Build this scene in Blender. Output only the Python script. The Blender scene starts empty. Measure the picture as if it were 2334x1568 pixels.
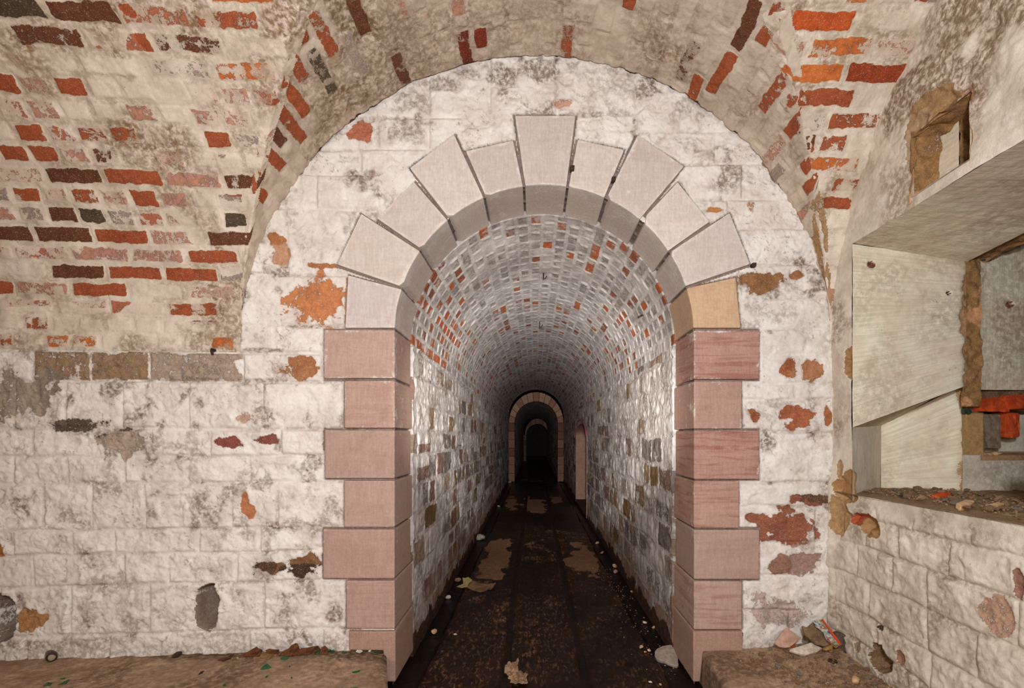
import bpy, bmesh, math, random
import numpy as np
from mathutils import Vector
scn = bpy.context.scene
COL = scn.collection
rng = random.Random(7)

# ------------------------------------------------------------------ geometry of the place (metres)
# camera stands at x=0, y=0, 1.112 m above the passage floor and looks along +y; front wall at y = D
D, F, CZ = 2.2, 1100.0, 1.112
VX, VY = 1218.0, 994.0            # vanishing point measured on the photograph
S = D / F                         # metres per photograph pixel on the front wall
W, H = 2334, 1568
XC, ZS = (1224 - VX) * S, CZ + (VY - 803) * S      # big cross vault: axis and springing
RC = 668 * S
RM = 1.30                         # main vault radius
TX, TZ, TR = (1240 - VX) * S, CZ + (VY - 763) * S, 337.5 * S   # passage vault
XL, XR = TX - TR, TX + TR         # passage walls
RWX = 1.352                       # right side wall
PLAT = CZ - (1480 - VY) * S       # raised floor level
Y2, Y3, YE = 11.8, 21.5, 27.0     # inner arches and end wall
DEEP = 0.285

def fx(px): return (px - VX) * S
def fz(py): return CZ + (VY - py) * S
def ray(px, py): return np.array([(px - VX) / F, 1.0, (VY - py) / F])
def on_z(px, py, z):
    r = ray(px, py); t = (z - CZ) / r[2]
    return r[0] * t, t, z
def on_x(px, py, x):
    r = ray(px, py); t = x / r[0]
    return x, t, CZ + r[2] * t
def on_y(px, py, y):
    r = ray(px, py); return r[0] * y, y, CZ + r[2] * y

def lin(*c):
    o = []
    for v in c:
        v /= 255.0
        o.append(v / 12.92 if v <= .04045 else ((v + .055) / 1.055) ** 2.4)
    return np.array(o)
def A(r, g, b, k=1.08):            # photo colour -> albedo
    return np.clip(lin(r, g, b) * k, 0, .9)

# ------------------------------------------------------------------ numpy noise
def _hash(i, j, seed):
    h = (i.astype(np.int64) * 374761393 + j.astype(np.int64) * 668265263 + seed * 144269504) & 0x7fffffff
    h = ((h ^ (h >> 13)) * 1274126177) & 0x7fffffff
    h = ((h ^ (h >> 16)) * 1911520717) & 0x7fffffff
    return ((h ^ (h >> 15)) & 0xffffff) / float(0xffffff)
def vnoise(x, y, seed=0):
    xi, yi = np.floor(x), np.floor(y)
    fx_, fy_ = x - xi, y - yi
    fx_ = fx_ * fx_ * fx_ * (fx_ * (fx_ * 6 - 15) + 10); fy_ = fy_ * fy_ * fy_ * (fy_ * (fy_ * 6 - 15) + 10)
    a, b = _hash(xi, yi, seed), _hash(xi + 1, yi, seed)
    c, d = _hash(xi, yi + 1, seed), _hash(xi + 1, yi + 1, seed)
    return (a + (b - a) * fx_) * (1 - fy_) + (c + (d - c) * fx_) * fy_
def fbm(x, y, scale, octv=4, seed=0, gain=.5):
    s, amp, tot = 0, 1, 0
    x, y = x * scale, y * scale
    for k in range(octv):
        s = s + amp * vnoise(x, y, seed + 17 * k); tot += amp
        x, y = x * 2.03 + 5.1, y * 2.03 + 1.7; amp *= gain
    return s / tot
def sst(a, b, x):
    t = np.clip((x - a) / (b - a), 0, 1); return t * t * (3 - 2 * t)
def cells(x, y, seed=0):            # distance to the nearest and second jittered point
    xi, yi = np.floor(x), np.floor(y)
    d1 = np.full(x.shape, 9.0); d2 = d1.copy(); idv = np.zeros(x.shape)
    for i in (-1, 0, 1):
        for j in (-1, 0, 1):
            cx, cy = xi + i, yi + j
            dx = cx + _hash(cx, cy, seed) - x; dy = cy + _hash(cx, cy, seed + 5) - y
            dd = np.sqrt(dx * dx + dy * dy)
            r = _hash(cx, cy, seed + 9)
            near = dd < d1
            d2 = np.where(near, d1, np.minimum(d2, dd)); idv = np.where(near, r, idv); d1 = np.where(near, dd, d1)
    return d1, d2, idv

# ------------------------------------------------------------------ materials
class NT:
    def __init__(s, name):
        m = bpy.data.materials.new(name); m.use_nodes = True
        s.m, s.t = m, m.node_tree; s.t.nodes.clear()
        s.out = s.n('ShaderNodeOutputMaterial'); s.bsdf = s.n('ShaderNodeBsdfPrincipled')
        s.t.links.new(s.bsdf.outputs[0], s.out.inputs[0])
    def n(s, ty, **kw):
        nd = s.t.nodes.new(ty)
        for k, v in kw.items(): setattr(nd, k, v)
        return nd
    def put(s, sock, v):
        if isinstance(v, bpy.types.NodeSocket): s.t.links.new(v, sock)
        else:
            if hasattr(v, '__len__') and len(v) == 3 and sock.type == 'RGBA': v = (*v, 1)
            sock.default_value = v
    def attr(s, name, col=False):
        nd = s.n('ShaderNodeAttribute', attribute_name=name); return nd.outputs['Color' if col else 'Fac']
    def noise(s, vec, scale, det=5, rough=.6, dist=0):
        nd = s.n('ShaderNodeTexNoise'); s.put(nd.inputs['Vector'], vec)
        nd.inputs['Scale'].default_value = scale; nd.inputs['Detail'].default_value = det
        nd.inputs['Roughness'].default_value = rough; nd.inputs['Distortion'].default_value = dist
        return nd.outputs[0]
    def math(s, op, a, b=0., c=None):
        nd = s.n('ShaderNodeMath', operation=op); s.put(nd.inputs[0], a); s.put(nd.inputs[1], b)
        if c is not None: s.put(nd.inputs[2], c)
        return nd.outputs[0]
    def ramp(s, v, a, b, lo=0., hi=1.):
        nd = s.n('ShaderNodeMapRange', interpolation_type='SMOOTHSTEP')
        s.put(nd.inputs[0], v); s.put(nd.inputs[1], a); s.put(nd.inputs[2], b); s.put(nd.inputs[3], lo); s.put(nd.inputs[4], hi)
        return nd.outputs[0]
    def mix(s, f, a, b, mode='MIX'):
        nd = s.n('ShaderNodeMix', data_type='RGBA', blend_type=mode)
        s.put(nd.inputs[0], f); s.put(nd.inputs[6], a); s.put(nd.inputs[7], b); return nd.outputs[2]
    def mapping(s, vec, sc):
        nd = s.n('ShaderNodeMapping'); s.put(nd.inputs[0], vec); nd.inputs['Scale'].default_value = sc; return nd.outputs[0]
    def pos(s): return s.n('ShaderNodeNewGeometry').outputs['Position']
    def obj(s): return s.n('ShaderNodeTexCoord').outputs['Object']
    def uv(s): return s.n('ShaderNodeTexCoord').outputs['UV']
    def bump(s, h, dist=.004, strength=1.):
        nd = s.n('ShaderNodeBump'); s.put(nd.inputs['Height'], h); nd.inputs['Distance'].default_value = dist
        nd.inputs['Strength'].default_value = strength
        s.t.links.new(nd.outputs[0], s.bsdf.inputs['Normal'])
    def base(s, c, rough=.85, spec=.2):
        s.put(s.bsdf.inputs['Base Color'], c); s.put(s.bsdf.inputs['Roughness'], rough)
        s.put(s.bsdf.inputs['Specular IOR Level'], spec)

def masonry(name, w1, w2, dirt, ka=.5, kb=.7, streak=None, sc=1.0, bumpd=.004):
    """limewash over brick or stone; 'paint' says how much wash is left, 'under' the bare colour, 'grime' the dirt and painted shade"""
    t = NT(name); P = t.pos()
    nA = t.noise(P, 9 * sc, 5, .62); nB = t.noise(P, 55 * sc, 6, .66, .3); nC = t.noise(P, 260 * sc, 3, .6)
    paint, grime_shade, under = t.attr('paint'), t.attr('grime_shade'), t.attr('under', True)
    k = t.math('ADD', paint, t.math('MULTIPLY', t.math('SUBTRACT', nA, .5), ka))
    k = t.math('ADD', k, t.math('MULTIPLY', t.math('SUBTRACT', nB, .5), kb))
    k = t.math('ADD', k, t.math('MULTIPLY', t.math('SUBTRACT', nC, .5), .6))
    mask = t.ramp(k, .44, .54)
    thin = t.ramp(k, .5, .95)
    white = t.mix(t.ramp(nA, .32, .68), w1, w2)
    if streak:
        st = t.noise(t.mapping(t.uv(), streak), 1, 5, .65)
        white = t.mix(t.ramp(st, .3, .72, 0, .7), white, tuple(np.array(w2) * .78))
    g = t.math('MULTIPLY', grime_shade, t.ramp(nB, .3, .62))
    white = t.mix(g, white, dirt)
    spk = t.ramp(t.noise(P, 38 * sc, 4, .7), .66, .72, 0, .55)
    white = t.mix(spk, white, tuple(np.array(dirt) * np.array((1.1, .95, .85))))
    ud = t.mix(t.ramp(nB, .3, .7, 0, .6), under, t.mix(1., under, (.5, .46, .44), 'MULTIPLY'))
    ud = t.mix(t.ramp(nA, .45, .68, 0, .55), ud, t.mix(1., ud, (.62, .56, .52), 'MULTIPLY'))
    ud = t.mix(t.math('MULTIPLY', t.ramp(nC, .55, .7), .25), ud, w1)
    white = t.mix(thin, t.mix(.3, white, ud), white)
    t.base(t.mix(mask, ud, white), .9, .15)
    h = t.math('ADD', t.math('MULTIPLY', nB, .6), t.math('MULTIPLY', nC, .22))
    if streak: h = t.math('ADD', h, t.math('MULTIPLY', st, .5))
    h = t.math('ADD', h, t.math('MULTIPLY', mask, .35))
    t.bump(h, bumpd)
    return t.m

WH = A(238, 230, 221); WH2 = A(214, 203, 192)
M = {}
M['stone_wash'] = masonry('limewashed_stone', WH, WH2, A(118, 100, 84), .7, 1.7)
M['brick_wash'] = masonry('limewashed_brick', A(226, 214, 196), A(199, 184, 164), A(128, 103, 74), .8, 1.5)
M['brick_grey'] = masonry('limewashed_grey_brick', A(214, 207, 200), A(180, 172, 166), A(120, 112, 104), .5, 1.1)
M['tunnel_stone'] = masonry('limewashed_rubble_stone', A(214, 206, 199), A(180, 172, 165), A(112, 98, 84), .6, 1.3)
M['plaster'] = masonry('brushed_plaster', A(244, 230, 204), A(222, 204, 177), A(120, 98, 70), .35, .5, (3.5, 90, 1), .8, .003)
M['plaster_rough'] = masonry('rough_plaster', A(226, 217, 199), A(197, 185, 166), A(128, 106, 82), .6, 1.3)

def sandstone():
    t = NT('dressed_sandstone'); P = t.pos()
    u = t.attr('under', True); p = t.attr('paint'); b = t.attr('grime_shade')
    bed = t.noise(t.mapping(P, (2.2, 2.2, 26)), 1.4, 4, .6, 1.2)
    nA = t.noise(P, 11, 5, .6); nB = t.noise(P, 70, 5, .65); nC = t.noise(P, 330, 2, .6)
    c = t.mix(t.math('MULTIPLY', t.ramp(bed, .45, .66), b), u, t.mix(1., u, (.74, .55, .5), 'MULTIPLY'))
    c = t.mix(t.ramp(nB, .35, .7, 0, .35), c, t.mix(1., c, (.7, .66, .64), 'MULTIPLY'))
    c = t.mix(t.ramp(nC, .56, .68, 0, .28), c, A(240, 228, 218))
    str_ = t.noise(t.mapping(P, (140, 140, 16)), 1, 3, .6)
    c = t.mix(t.ramp(str_, .35, .65, 0, .22), c, t.mix(1., c, (.6, .57, .55), 'MULTIPLY'))
    c = t.mix(t.ramp(nA, .4, .7, 0, .3), c, t.mix(1., c, (.72, .66, .62), 'MULTIPLY'))
    k = t.math('ADD', p, t.math('ADD', t.math('MULTIPLY', t.math('SUBTRACT', nA, .5), .9), t.math('MULTIPLY', t.math('SUBTRACT', nB, .5), .6)))
    c = t.mix(t.ramp(k, .42, .62, 0, .85), c, A(226, 216, 205))
    c = t.mix(1., c, (.93, .93, .93), 'MULTIPLY'); t.base(c, .88, .15)
    punch = t.noise(t.mapping(P, (1, 1, .45)), 420, 2, .5)
    t.bump(t.math('ADD', t.math('MULTIPLY', punch, .6), t.math('MULTIPLY', nB, .7)), .0028)
    return t.m
M['sandstone'] = sandstone()

def simple(name, c1, c2, scale=30, rough=.85, spec=.2, bumpd=.004, c3=None, metal=0):
    t = NT(name); P = t.obj()
    n1 = t.noise(P, scale, 5, .62); n2 = t.noise(P, scale * 4.3, 4, .6)
    c = t.mix(t.ramp(n1, .35, .65), c1, c2)
    if c3 is not None: c = t.mix(t.ramp(n2, .58, .66), c, c3)
    t.base(c, rough, spec); t.bsdf.inputs['Metallic'].default_value = metal
    t.bump(t.math('ADD', n1, t.math('MULTIPLY', n2, .5)), bumpd)
    return t.m
M['pale_stone'] = simple('pale_grey_stone', A(165, 152, 138), A(140, 124, 108), 35)
M['grey_stone'] = simple('grey_stone', A(132, 116, 98), A(104, 88, 70), 40)
M['brown_chip'] = simple('brown_rubble', A(172, 138, 104), A(136, 106, 74), 40)
M['tan_chip'] = simple('tan_rubble', A(206, 170, 130), A(170, 134, 96), 40)
M['grey_chip'] = simple('grey_rubble', A(166, 152, 132), A(134, 118, 98), 40)
M['brick_red'] = simple('red_brick', A(182, 84, 48), A(150, 62, 34), 40, c3=A(205, 150, 110))
M['brick_orange'] = simple('orange_brick', A(196, 80, 34), A(160, 60, 26), 30, .8, .2, .004)
M['mortar_brown'] = simple('brown_mortar', A(160, 122, 72), A(112, 82, 48), 30, .95, .1, .008)
M['pink_slab'] = simple('pink_grey_slab', A(184, 148, 126), A(158, 122, 100), 30)
M['dark_slab'] = simple('dark_brown_slab', A(122, 98, 70), A(92, 72, 50), 22, .8, .25, .003, A(150, 130, 105))
M['white_flake'] = simple('white_limewash_flake', A(220, 204, 184), A(186, 166, 142), 50)
M['wood'] = simple('raw_wood', A(168, 128, 76), A(130, 96, 54), 60)
M['bark'] = simple('rusty_bark', A(104, 64, 36), A(58, 36, 22), 60, .8, .2, .006, A(150, 74, 28))
M['leaf'] = simple('dry_brown_leaf', A(148, 116, 76), A(112, 84, 52), 50, .8)
M['black_leaf'] = simple('black_leaf', A(44, 36, 34), A(30, 25, 24), 50, .6)
M['shell'] = simple('white_shell', A(232, 226, 214), A(200, 190, 176), 60, .6)
M['cardboard'] = simple('damp_cardboard', A(140, 106, 78), A(112, 84, 58), 24, .8)
M['yellow_print'] = simple('yellow_wrapper', A(176, 150, 60), A(140, 134, 120), 60, .6)
M['cloth'] = simple('crumpled_paper', A(158, 128, 100), A(122, 94, 70), 30, .85)
M['iron'] = simple('rusty_iron', A(74, 52, 38), A(44, 32, 26), 90, .75, .3)
M['black'] = simple('black_plastic', A(44, 52, 60), A(30, 36, 42), 60, .45, .5, .002)
M['teal'] = simple('dark_green_plastic', A(46, 66, 60), A(32, 50, 48), 60, .5, .5, .002)
M['pipe'] = simple('dark_clay_pipe', A(98, 82, 66), A(62, 50, 40), 40, .7, .3)
M['brown_glass'] = simple('brown_bottle_glass', A(66, 42, 24), A(44, 26, 14), 30, .25, .5, .001)
M['gravel'] = simple('rubble_gravel', A(172, 140, 106), A(134, 106, 76), 55, .95, .1, .01, A(176, 150, 118))
def glass():
    t = NT('green_bottle_glass'); t.base(A(20, 92, 44), .08, .6)
    t.bsdf.inputs['Transmission Weight'].default_value = .35; t.bsdf.inputs['IOR'].default_value = 1.5
    return t.m
M['green_glass'] = glass()
def carton():
    t = NT('printed_carton'); P = t.obj()
    v = t.n('ShaderNodeTexVoronoi'); t.put(v.inputs['Vector'], t.mapping(P, (1, 1, 1))); v.inputs['Scale'].default_value = 125
    r = t.n('ShaderNodeValToRGB'); r.color_ramp.interpolation = 'CONSTANT'
    cols = [(0, A(176, 178, 172)), (.3, A(134, 146, 136)), (.46, A(164, 96, 66)), (.54, A(106, 120, 78)), (.63, A(140, 148, 152)), (.82, A(168, 128, 72)), (.88, A(70, 84, 112)), (.94, A(166, 164, 154))]
    while len(r.color_ramp.elements) < len(cols): r.color_ramp.elements.new(.5)
    for e, (p, c) in zip(r.color_ramp.elements, cols): e.position = p; e.color = (*c, 1)
    sp = t.n('ShaderNodeSeparateColor'); t.put(sp.inputs[0], v.outputs['Color']); t.put(r.inputs[0], sp.outputs[0])
    t.base(r.outputs[0], .5, .4); return t.m
M['carton'] = carton()
M['carton_edge'] = simple('orange_red_card', A(200, 74, 38), A(180, 62, 30), 30, .5, .4, .001)
def spray():
    t = NT('pink_spray_paint'); t.base(A(214, 92, 104), .7, .2); return t.m
M['spray'] = spray()

def floor_mat():
    t = NT('wet_floor'); P = t.pos()
    n1 = t.noise(t.mapping(P, (1, .6, 1)), 7, 6, .68, .4); n2 = t.noise(t.mapping(P, (1, .35, 1)), 60, 6, .72, .6); n3 = t.noise(P, 230, 3, .6)
    dry = t.attr('paint'); grime_shade = t.attr('grime_shade')
    k = t.math('ADD', dry, t.math('ADD', t.math('MULTIPLY', t.math('SUBTRACT', n1, .5), .7), t.math('MULTIPLY', t.math('SUBTRACT', n2, .5), .75)))
    m = t.ramp(k, .42, .58)
    flk = t.math('MULTIPLY', t.ramp(n2, .52, .62), t.ramp(k, .0, .3))
    wet = t.mix(t.ramp(n1, .35, .7), A(27, 15, 8), A(44, 26, 14))
    wet = t.mix(t.math('MULTIPLY', flk, .7), wet, A(112, 80, 54))
    wet = t.mix(grime_shade, wet, A(20, 12, 7))
    c = t.mix(m, wet, t.mix(t.ramp(n2, .3, .7), A(144, 108, 80), A(116, 84, 62)))
    t.base(c, t.ramp(m, 0, 1, .34, .85), .25)
    t.bump(t.math('ADD', t.math('MULTIPLY', n2, t.ramp(m, 0, 1, .5, .8)), t.math('MULTIPLY', n3, .25)), .006)
    return t.m
M['wet_floor'] = floor_mat()
def plat_mat():
    t = NT('worn_stone_floor'); P = t.pos()
    n1 = t.noise(P, 5, 6, .65, .3); n2 = t.noise(t.mapping(P, (1, 1, 1)), 42, 6, .68); n3 = t.noise(P, 280, 3, .6)
    c = t.mix(t.ramp(n1, .34, .66), A(190, 160, 130), A(158, 130, 104))
    c = t.mix(t.ramp(n2, .34, .7, 0, .6), c, A(118, 92, 68))
    c = t.mix(t.ramp(t.noise(t.mapping(P, (1, 2, 1)), 14, 4, .7), .62, .72, 0, .5), c, A(164, 92, 58))
    c = t.mix(t.math('MULTIPLY', t.attr('grime_shade'), t.ramp(n2, .25, .6)), c, A(84, 66, 48))
    t.base(c, .85, .2); t.bump(t.math('ADD', n2, t.math('MULTIPLY', n3, .4)), .005)
    return t.m
M['platform'] = plat_mat()

# ------------------------------------------------------------------ mesh building
def link(name, me, mat=None, parent=None, **props):
    o = bpy.data.objects.new(name, me); COL.objects.link(o)
    if mat is not None: me.materials.append(mat)
    if parent is not None: o.parent = parent
    for k, v in props.items(): o[k] = v
    return o

def panel(name, us, vs, fn, mat, parent=None, **props):
    """relief sheet: fn(U, V) -> dict(P (n,m,3), paint, grime, under (n,m,3), keep (n,m) or None, uv)"""
    U, V = np.meshgrid(us, vs, indexing='ij')
    d = fn(U, V); n, m = U.shape
    P = d['P'].reshape(-1, 3)
    idx = np.arange(n * m).reshape(n, m)
    q = np.stack([idx[:-1, :-1], idx[1:, :-1], idx[1:, 1:], idx[:-1, 1:]], -1)
    if d.get('keep') is not None:
        k = d['keep']; q = q[k[:-1, :-1] & k[1:, :-1] & k[1:, 1:] & k[:-1, 1:]]
    q = q.reshape(-1, 4)
    if d.get('flip'): q = q[:, ::-1]
    used = np.zeros(n * m, bool); used[q.ravel()] = True
    rem = np.cumsum(used) - 1
    q = rem[q]; P = P[used]
    me = bpy.data.meshes.new(name)
    me.vertices.add(len(P)); me.vertices.foreach_set('co', P.astype(np.float32).ravel())
    me.loops.add(q.size); me.loops.foreach_set('vertex_index', q.astype(np.int32).ravel())
    me.polygons.add(len(q)); me.polygons.foreach_set('loop_start', np.arange(0, q.size, 4, dtype=np.int32))
    me.polygons.foreach_set('use_smooth', np.ones(len(q), bool))
    for a in ('paint', 'grime_shade'):
        v = np.broadcast_to(np.asarray(d.get(a, 0.), float), (n, m)).reshape(-1)[used]
        me.attributes.new(a, 'FLOAT', 'POINT').data.foreach_set('value', v.astype(np.float32))
    c = np.broadcast_to(np.asarray(d.get('under', (.4, .2, .1)), float), (n, m, 3)).reshape(-1, 3)[used]
    c4 = np.ones((len(c), 4), np.float32); c4[:, :3] = c
    me.attributes.new('under', 'FLOAT_COLOR', 'POINT').data.foreach_set('color', c4.ravel())
    if 'uv' in d:
        uv = np.stack([np.broadcast_to(x, (n, m)).reshape(-1)[used] for x in d['uv']], -1)[q.ravel()]
        me.uv_layers.new(name='UVMap').data.foreach_set('uv', uv.astype(np.float32).ravel())
    me.update(calc_edges=True); me.validate()
    return link(name, me, mat, parent, **props)

def xyz(x, y, z): return np.stack(np.broadcast_arrays(x, y, z), -1)
def bricks(a, s, ch, L, seed, mort=.011, hdr=.3):
    """brick bond on the plane (a along the courses, s across): edge distance, id numbers, random values"""
    i = np.floor(s / ch); fs = s - i * ch
    r = _hash(i, i * 0 + 3, seed)
    Li = np.where(r < hdr, L * .5, L)
    off = (i % 2) * L * .5 + _hash(i, i * 0, seed + 1) * L * .3
    j = np.floor((a + off) / Li); fa = a + off - j * Li
    d = np.minimum(np.minimum(fs, ch - fs), np.minimum(fa, Li - fa)) - mort / 2
    return d, i, j
def blotch(U, V, lst, paint, under, seed=50, wob=.9, sc=.045):
    """bare patches where the wash has flaked: (u, v, ru, rv, colour, strength)"""
    for (u, v, ru, rv, col, st) in lst:
        R = 2.2; ru *= 1.14; rv *= 1.14
        iu = np.where((U[:, 0] > u - ru * R) & (U[:, 0] < u + ru * R))[0]; iv = np.where((V[0] > v - rv * R) & (V[0] < v + rv * R))[0]
        if len(iu) < 2 or len(iv) < 2: continue
        sl = (slice(iu[0], iu[-1] + 1), slice(iv[0], iv[-1] + 1))
        u_, v_ = U[sl], V[sl]
        r = np.sqrt(((u_ - u) / ru) ** 2 + ((v_ - v) / rv) ** 2) + (fbm(u_, v_, sc, 4, seed) - .5) * wob * 1.6
        k = (1 - sst(.62, 1.38, r)) * st
        paint[sl] = np.minimum(paint[sl], 1 - k) if True else 0
        under[sl] = np.where((r < 1.7)[..., None], col, under[sl])
    return paint, under

# ------------------------------------------------------------------ front wall
def ywall(u): return D - .1 * np.clip((735 - u) / 735, 0, None)
ROWS = []
def row(v0, v1, edges, **kw):
    for a, b in zip(edges[:-1], edges[1:]): ROWS.append((a, b, v0, v1, kw.get('dark', ())))
row(743, 806, [545, 626, 738])
row(806, 872, [-420, -230, -80, 75, 206, 341, 555, 738])
row(872, 977, [-450, -260, -90, 35, 151, 279, 430, 600, 786])
row(977, 1039, [-420, -200, -70, 77, 221, 346, 479, 641, 740])
row(1039, 1099, [-450, -160, 31, 153, 286, 429, 567, 738])
row(1099, 1201, [-420, -240, -100, 101, 210, 330, 527, 630, 786])
row(1201, 1255, [-460, -150, 31, 166, 263, 453, 592, 740])
row(1255, 1323, [-420, -120, 76, 284, 387, 538, 738])
row(1323, 1432, [-460, -220, 0, 162, 341, 602, 800])
row(1432, 1500, [-420, -140, 60, 250, 400, 568, 735, 905])
row(627, 743, [545, 792]); row(479, 627, [545, 655, 835]); row(398, 479, [560, 722, 870]); row(341, 398, [620, 822, 970])
row(269, 341, [690, 862, 976, 1060]); row(120, 269, [700, 978, 1116, 1269, 1449, 1530]); row(256, 360, [1045, 1176]); row(262, 350, [1310, 1449])
row(200, 302, [1449, 1800]); row(302, 375, [1449, 1632, 1800]); row(375, 455, [1540, 1693, 1800]); row(455, 521, [1570, 1660, 1900]); row(521, 603, [1660, 1900])
row(603, 679, [1670, 1828, 1930]); row(679, 750, [1670, 1930])
row(750, 808, [1728, 1930]); row(808, 873, [1728, 1930]); row(873, 912, [1686, 1812, 1930]); row(912, 986, [1686, 1930]); row(986, 1099, [1728, 1930])
row(1099, 1154, [1682, 1930]); row(1154, 1236, [1682, 1860, 1930]); row(1236, 1312, [1728, 1930]); row(1312, 1390, [1686, 1930]); row(1390, 1500, [1576, 1800, 1930])

TAN, RB, DKB = A(176, 116, 74), A(158, 88, 58), A(92, 66, 44)
FLAKES = [(825, 302, 24, 19, A(186, 112, 84), 1), (725, 690, 52, 46, A(200, 128, 80), .72), (640, 575, 17, 30, A(196, 150, 118), .85), (745, 606, 40, 6, TAN, .8),
 (630, 545, 14, 8, TAN, .8), (690, 838, 30, 20, A(170, 110, 70), .95), (655, 845, 30, 16, A(176, 120, 80), .6), (525, 1007, 28, 9, A(136, 76, 62), 1), (606, 1004, 26, 11, A(132, 78, 62), 1),
 (562, 1140, 9, 20, A(186, 120, 80), 1), (568, 1165, 13, 14, A(186, 120, 80), .95), (620, 1290, 34, 13, DKB, .95), (690, 1285, 34, 20, A(128, 92, 60), 1), (690, 1297, 30, 8, A(70, 52, 38), 1),
 (1740, 642, 36, 20, A(150, 106, 66), 1), (1720, 632, 28, 10, A(150, 106, 66), .8), (1812, 627, 14, 7, A(160, 110, 70), .9), (1798, 838, 15, 20, A(166, 98, 60), 1), (1850, 846, 24, 18, A(176, 120, 84), .8),
 (1722, 950, 17, 14, A(160, 96, 62), .95), (1800, 942, 24, 14, A(172, 100, 66), 1), (1815, 962, 22, 16, A(172, 100, 66), .8), (1840, 942, 13, 10, A(172, 100, 66), 1), (1884, 952, 6, 18, A(176, 110, 70), .9),
 (1852, 1138, 36, 11, A(104, 74, 50), 1), (1795, 1203, 52, 34, A(150, 92, 66), 1), (1730, 1180, 24, 10, A(150, 92, 66), 1), (1770, 1225, 34, 10, A(150, 92, 66), 1), (1812, 1284, 44, 20, A(160, 130, 116), .95), (1770, 1290, 18, 18, A(150, 110, 90), .8),
 (1630, 480, 15, 6, A(200, 140, 80), .95), (65, 1396, 24, 22, A(170, 124, 78), 1), (98, 1391, 10, 6, A(170, 124, 78), .9), (3, 1245, 8, 12, A(170, 116, 60), .9), (280, 1010, 52, 28, A(176, 158, 138), .7),
 (1770, 1395, 60, 36, A(190, 166, 154), .62), (560, 955, 30, 10, A(196, 160, 140), .65), (1285, 238, 18, 10, A(210, 160, 134), .6), (180, 970, 60, 12, A(96, 82, 68), .75), (90, 905, 36, 30, A(140, 126, 110), .8), (20, 905, 34, 46, A(160, 146, 128), .7),
 (740, 1000, 4, 26, A(150, 110, 80), .5), (1710, 470, 6, 10, A(190, 140, 100), .6)]
SOOT = [(1145, 180, 48, 34, .95), (1230, 170, 60, 22, .9), (1010, 195, 60, 18, .8), (940, 235, 70, 26, .7), (1060, 170, 40, 22, .85), (1390, 190, 90, 40, .45), (1340, 262, 60, 8, .8), (600, 800, 60, 6, .9), (700, 745, 90, 5, .9),
 (440, 868, 120, 8, .9), (600, 870, 40, 8, .8), (230, 985, 90, 12, .8), (300, 880, 20, 12, .7), (240, 1320, 90, 20, .6), (60, 1450, 80, 14, .85), (190, 1450, 120, 16, .7), (480, 1440, 60, 10, .6), (1780, 715, 60, 16, .5), (1640, 430, 50, 14, .5),
 (600, 625, 60, 4, .8), (1770, 920, 60, 10, .6), (780, 960, 10, 20, .7), (420, 1100, 200, 10, .4), (500, 790, 16, 12, .9), (760, 1460, 120, 18, .5)]
PITS = [(474, 1380, 28, 50), (4, 1392, 34, 50)]
VOUS = {}   # filled below: outlines on the front wall in photograph pixels
VOUS['keystone'] = [[(1172, 265), (1313, 265), (1292, 428), (1196, 428)]]
VOUS['voussoir'] = [[(1315, 319), (1424, 343), (1381, 447), (1294, 428)], [(1452, 308), (1560, 381), (1468, 491), (1383, 447)], [(1543, 415), (1618, 508), (1527, 572), (1470, 492)],
 [(1662, 485), (1710, 604), (1561, 655), (1528, 573)], [(1676, 632), (1688, 750), (1578, 750), (1562, 657)],
 [(1060, 346), (1171, 321), (1194, 428), (1104, 447)], [(933, 385), (1036, 307), (1102, 448), (1019, 496)], [(858, 500), (944, 414), (1017, 497), (956, 568)],
 [(768, 605), (824, 487), (954, 570), (912, 655)], [(787, 750), (794, 627), (910, 657), (903, 750)]]
QUOIN = []
for i, (a, b) in enumerate([(752, 864), (867, 977), (979, 1091), (1093, 1202), (1204, 1318), (1320, 1432)]):
    QUOIN.append(('l', a, b, [739, 786, 741, 785, 737, 790][i])); QUOIN.append(('r', a + 1, b + 2, [1730, 1690, 1730, 1684, 1730, 1690][i]))
def in_poly(x, y, poly):
    c = np.zeros(x.shape, bool); n = len(poly)
    for k in range(n):
        x0, y0 = poly[k]; x1, y1 = poly[(k + 1) % n]
        if y0 == y1: continue
        c ^= ((y0 > y) != (y1 > y)) & (x < (x1 - x0) * (y - y0) / (y1 - y0) + x0)
    return c
ALLP = [p for k in VOUS for p in VOUS[k]]
for sd, a, b, e in QUOIN: ALLP.append([(e, a), (903, a), (903, b), (e, b)] if sd == 'l' else [(1578, a), (e, a), (e, b), (1578, b)])

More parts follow.
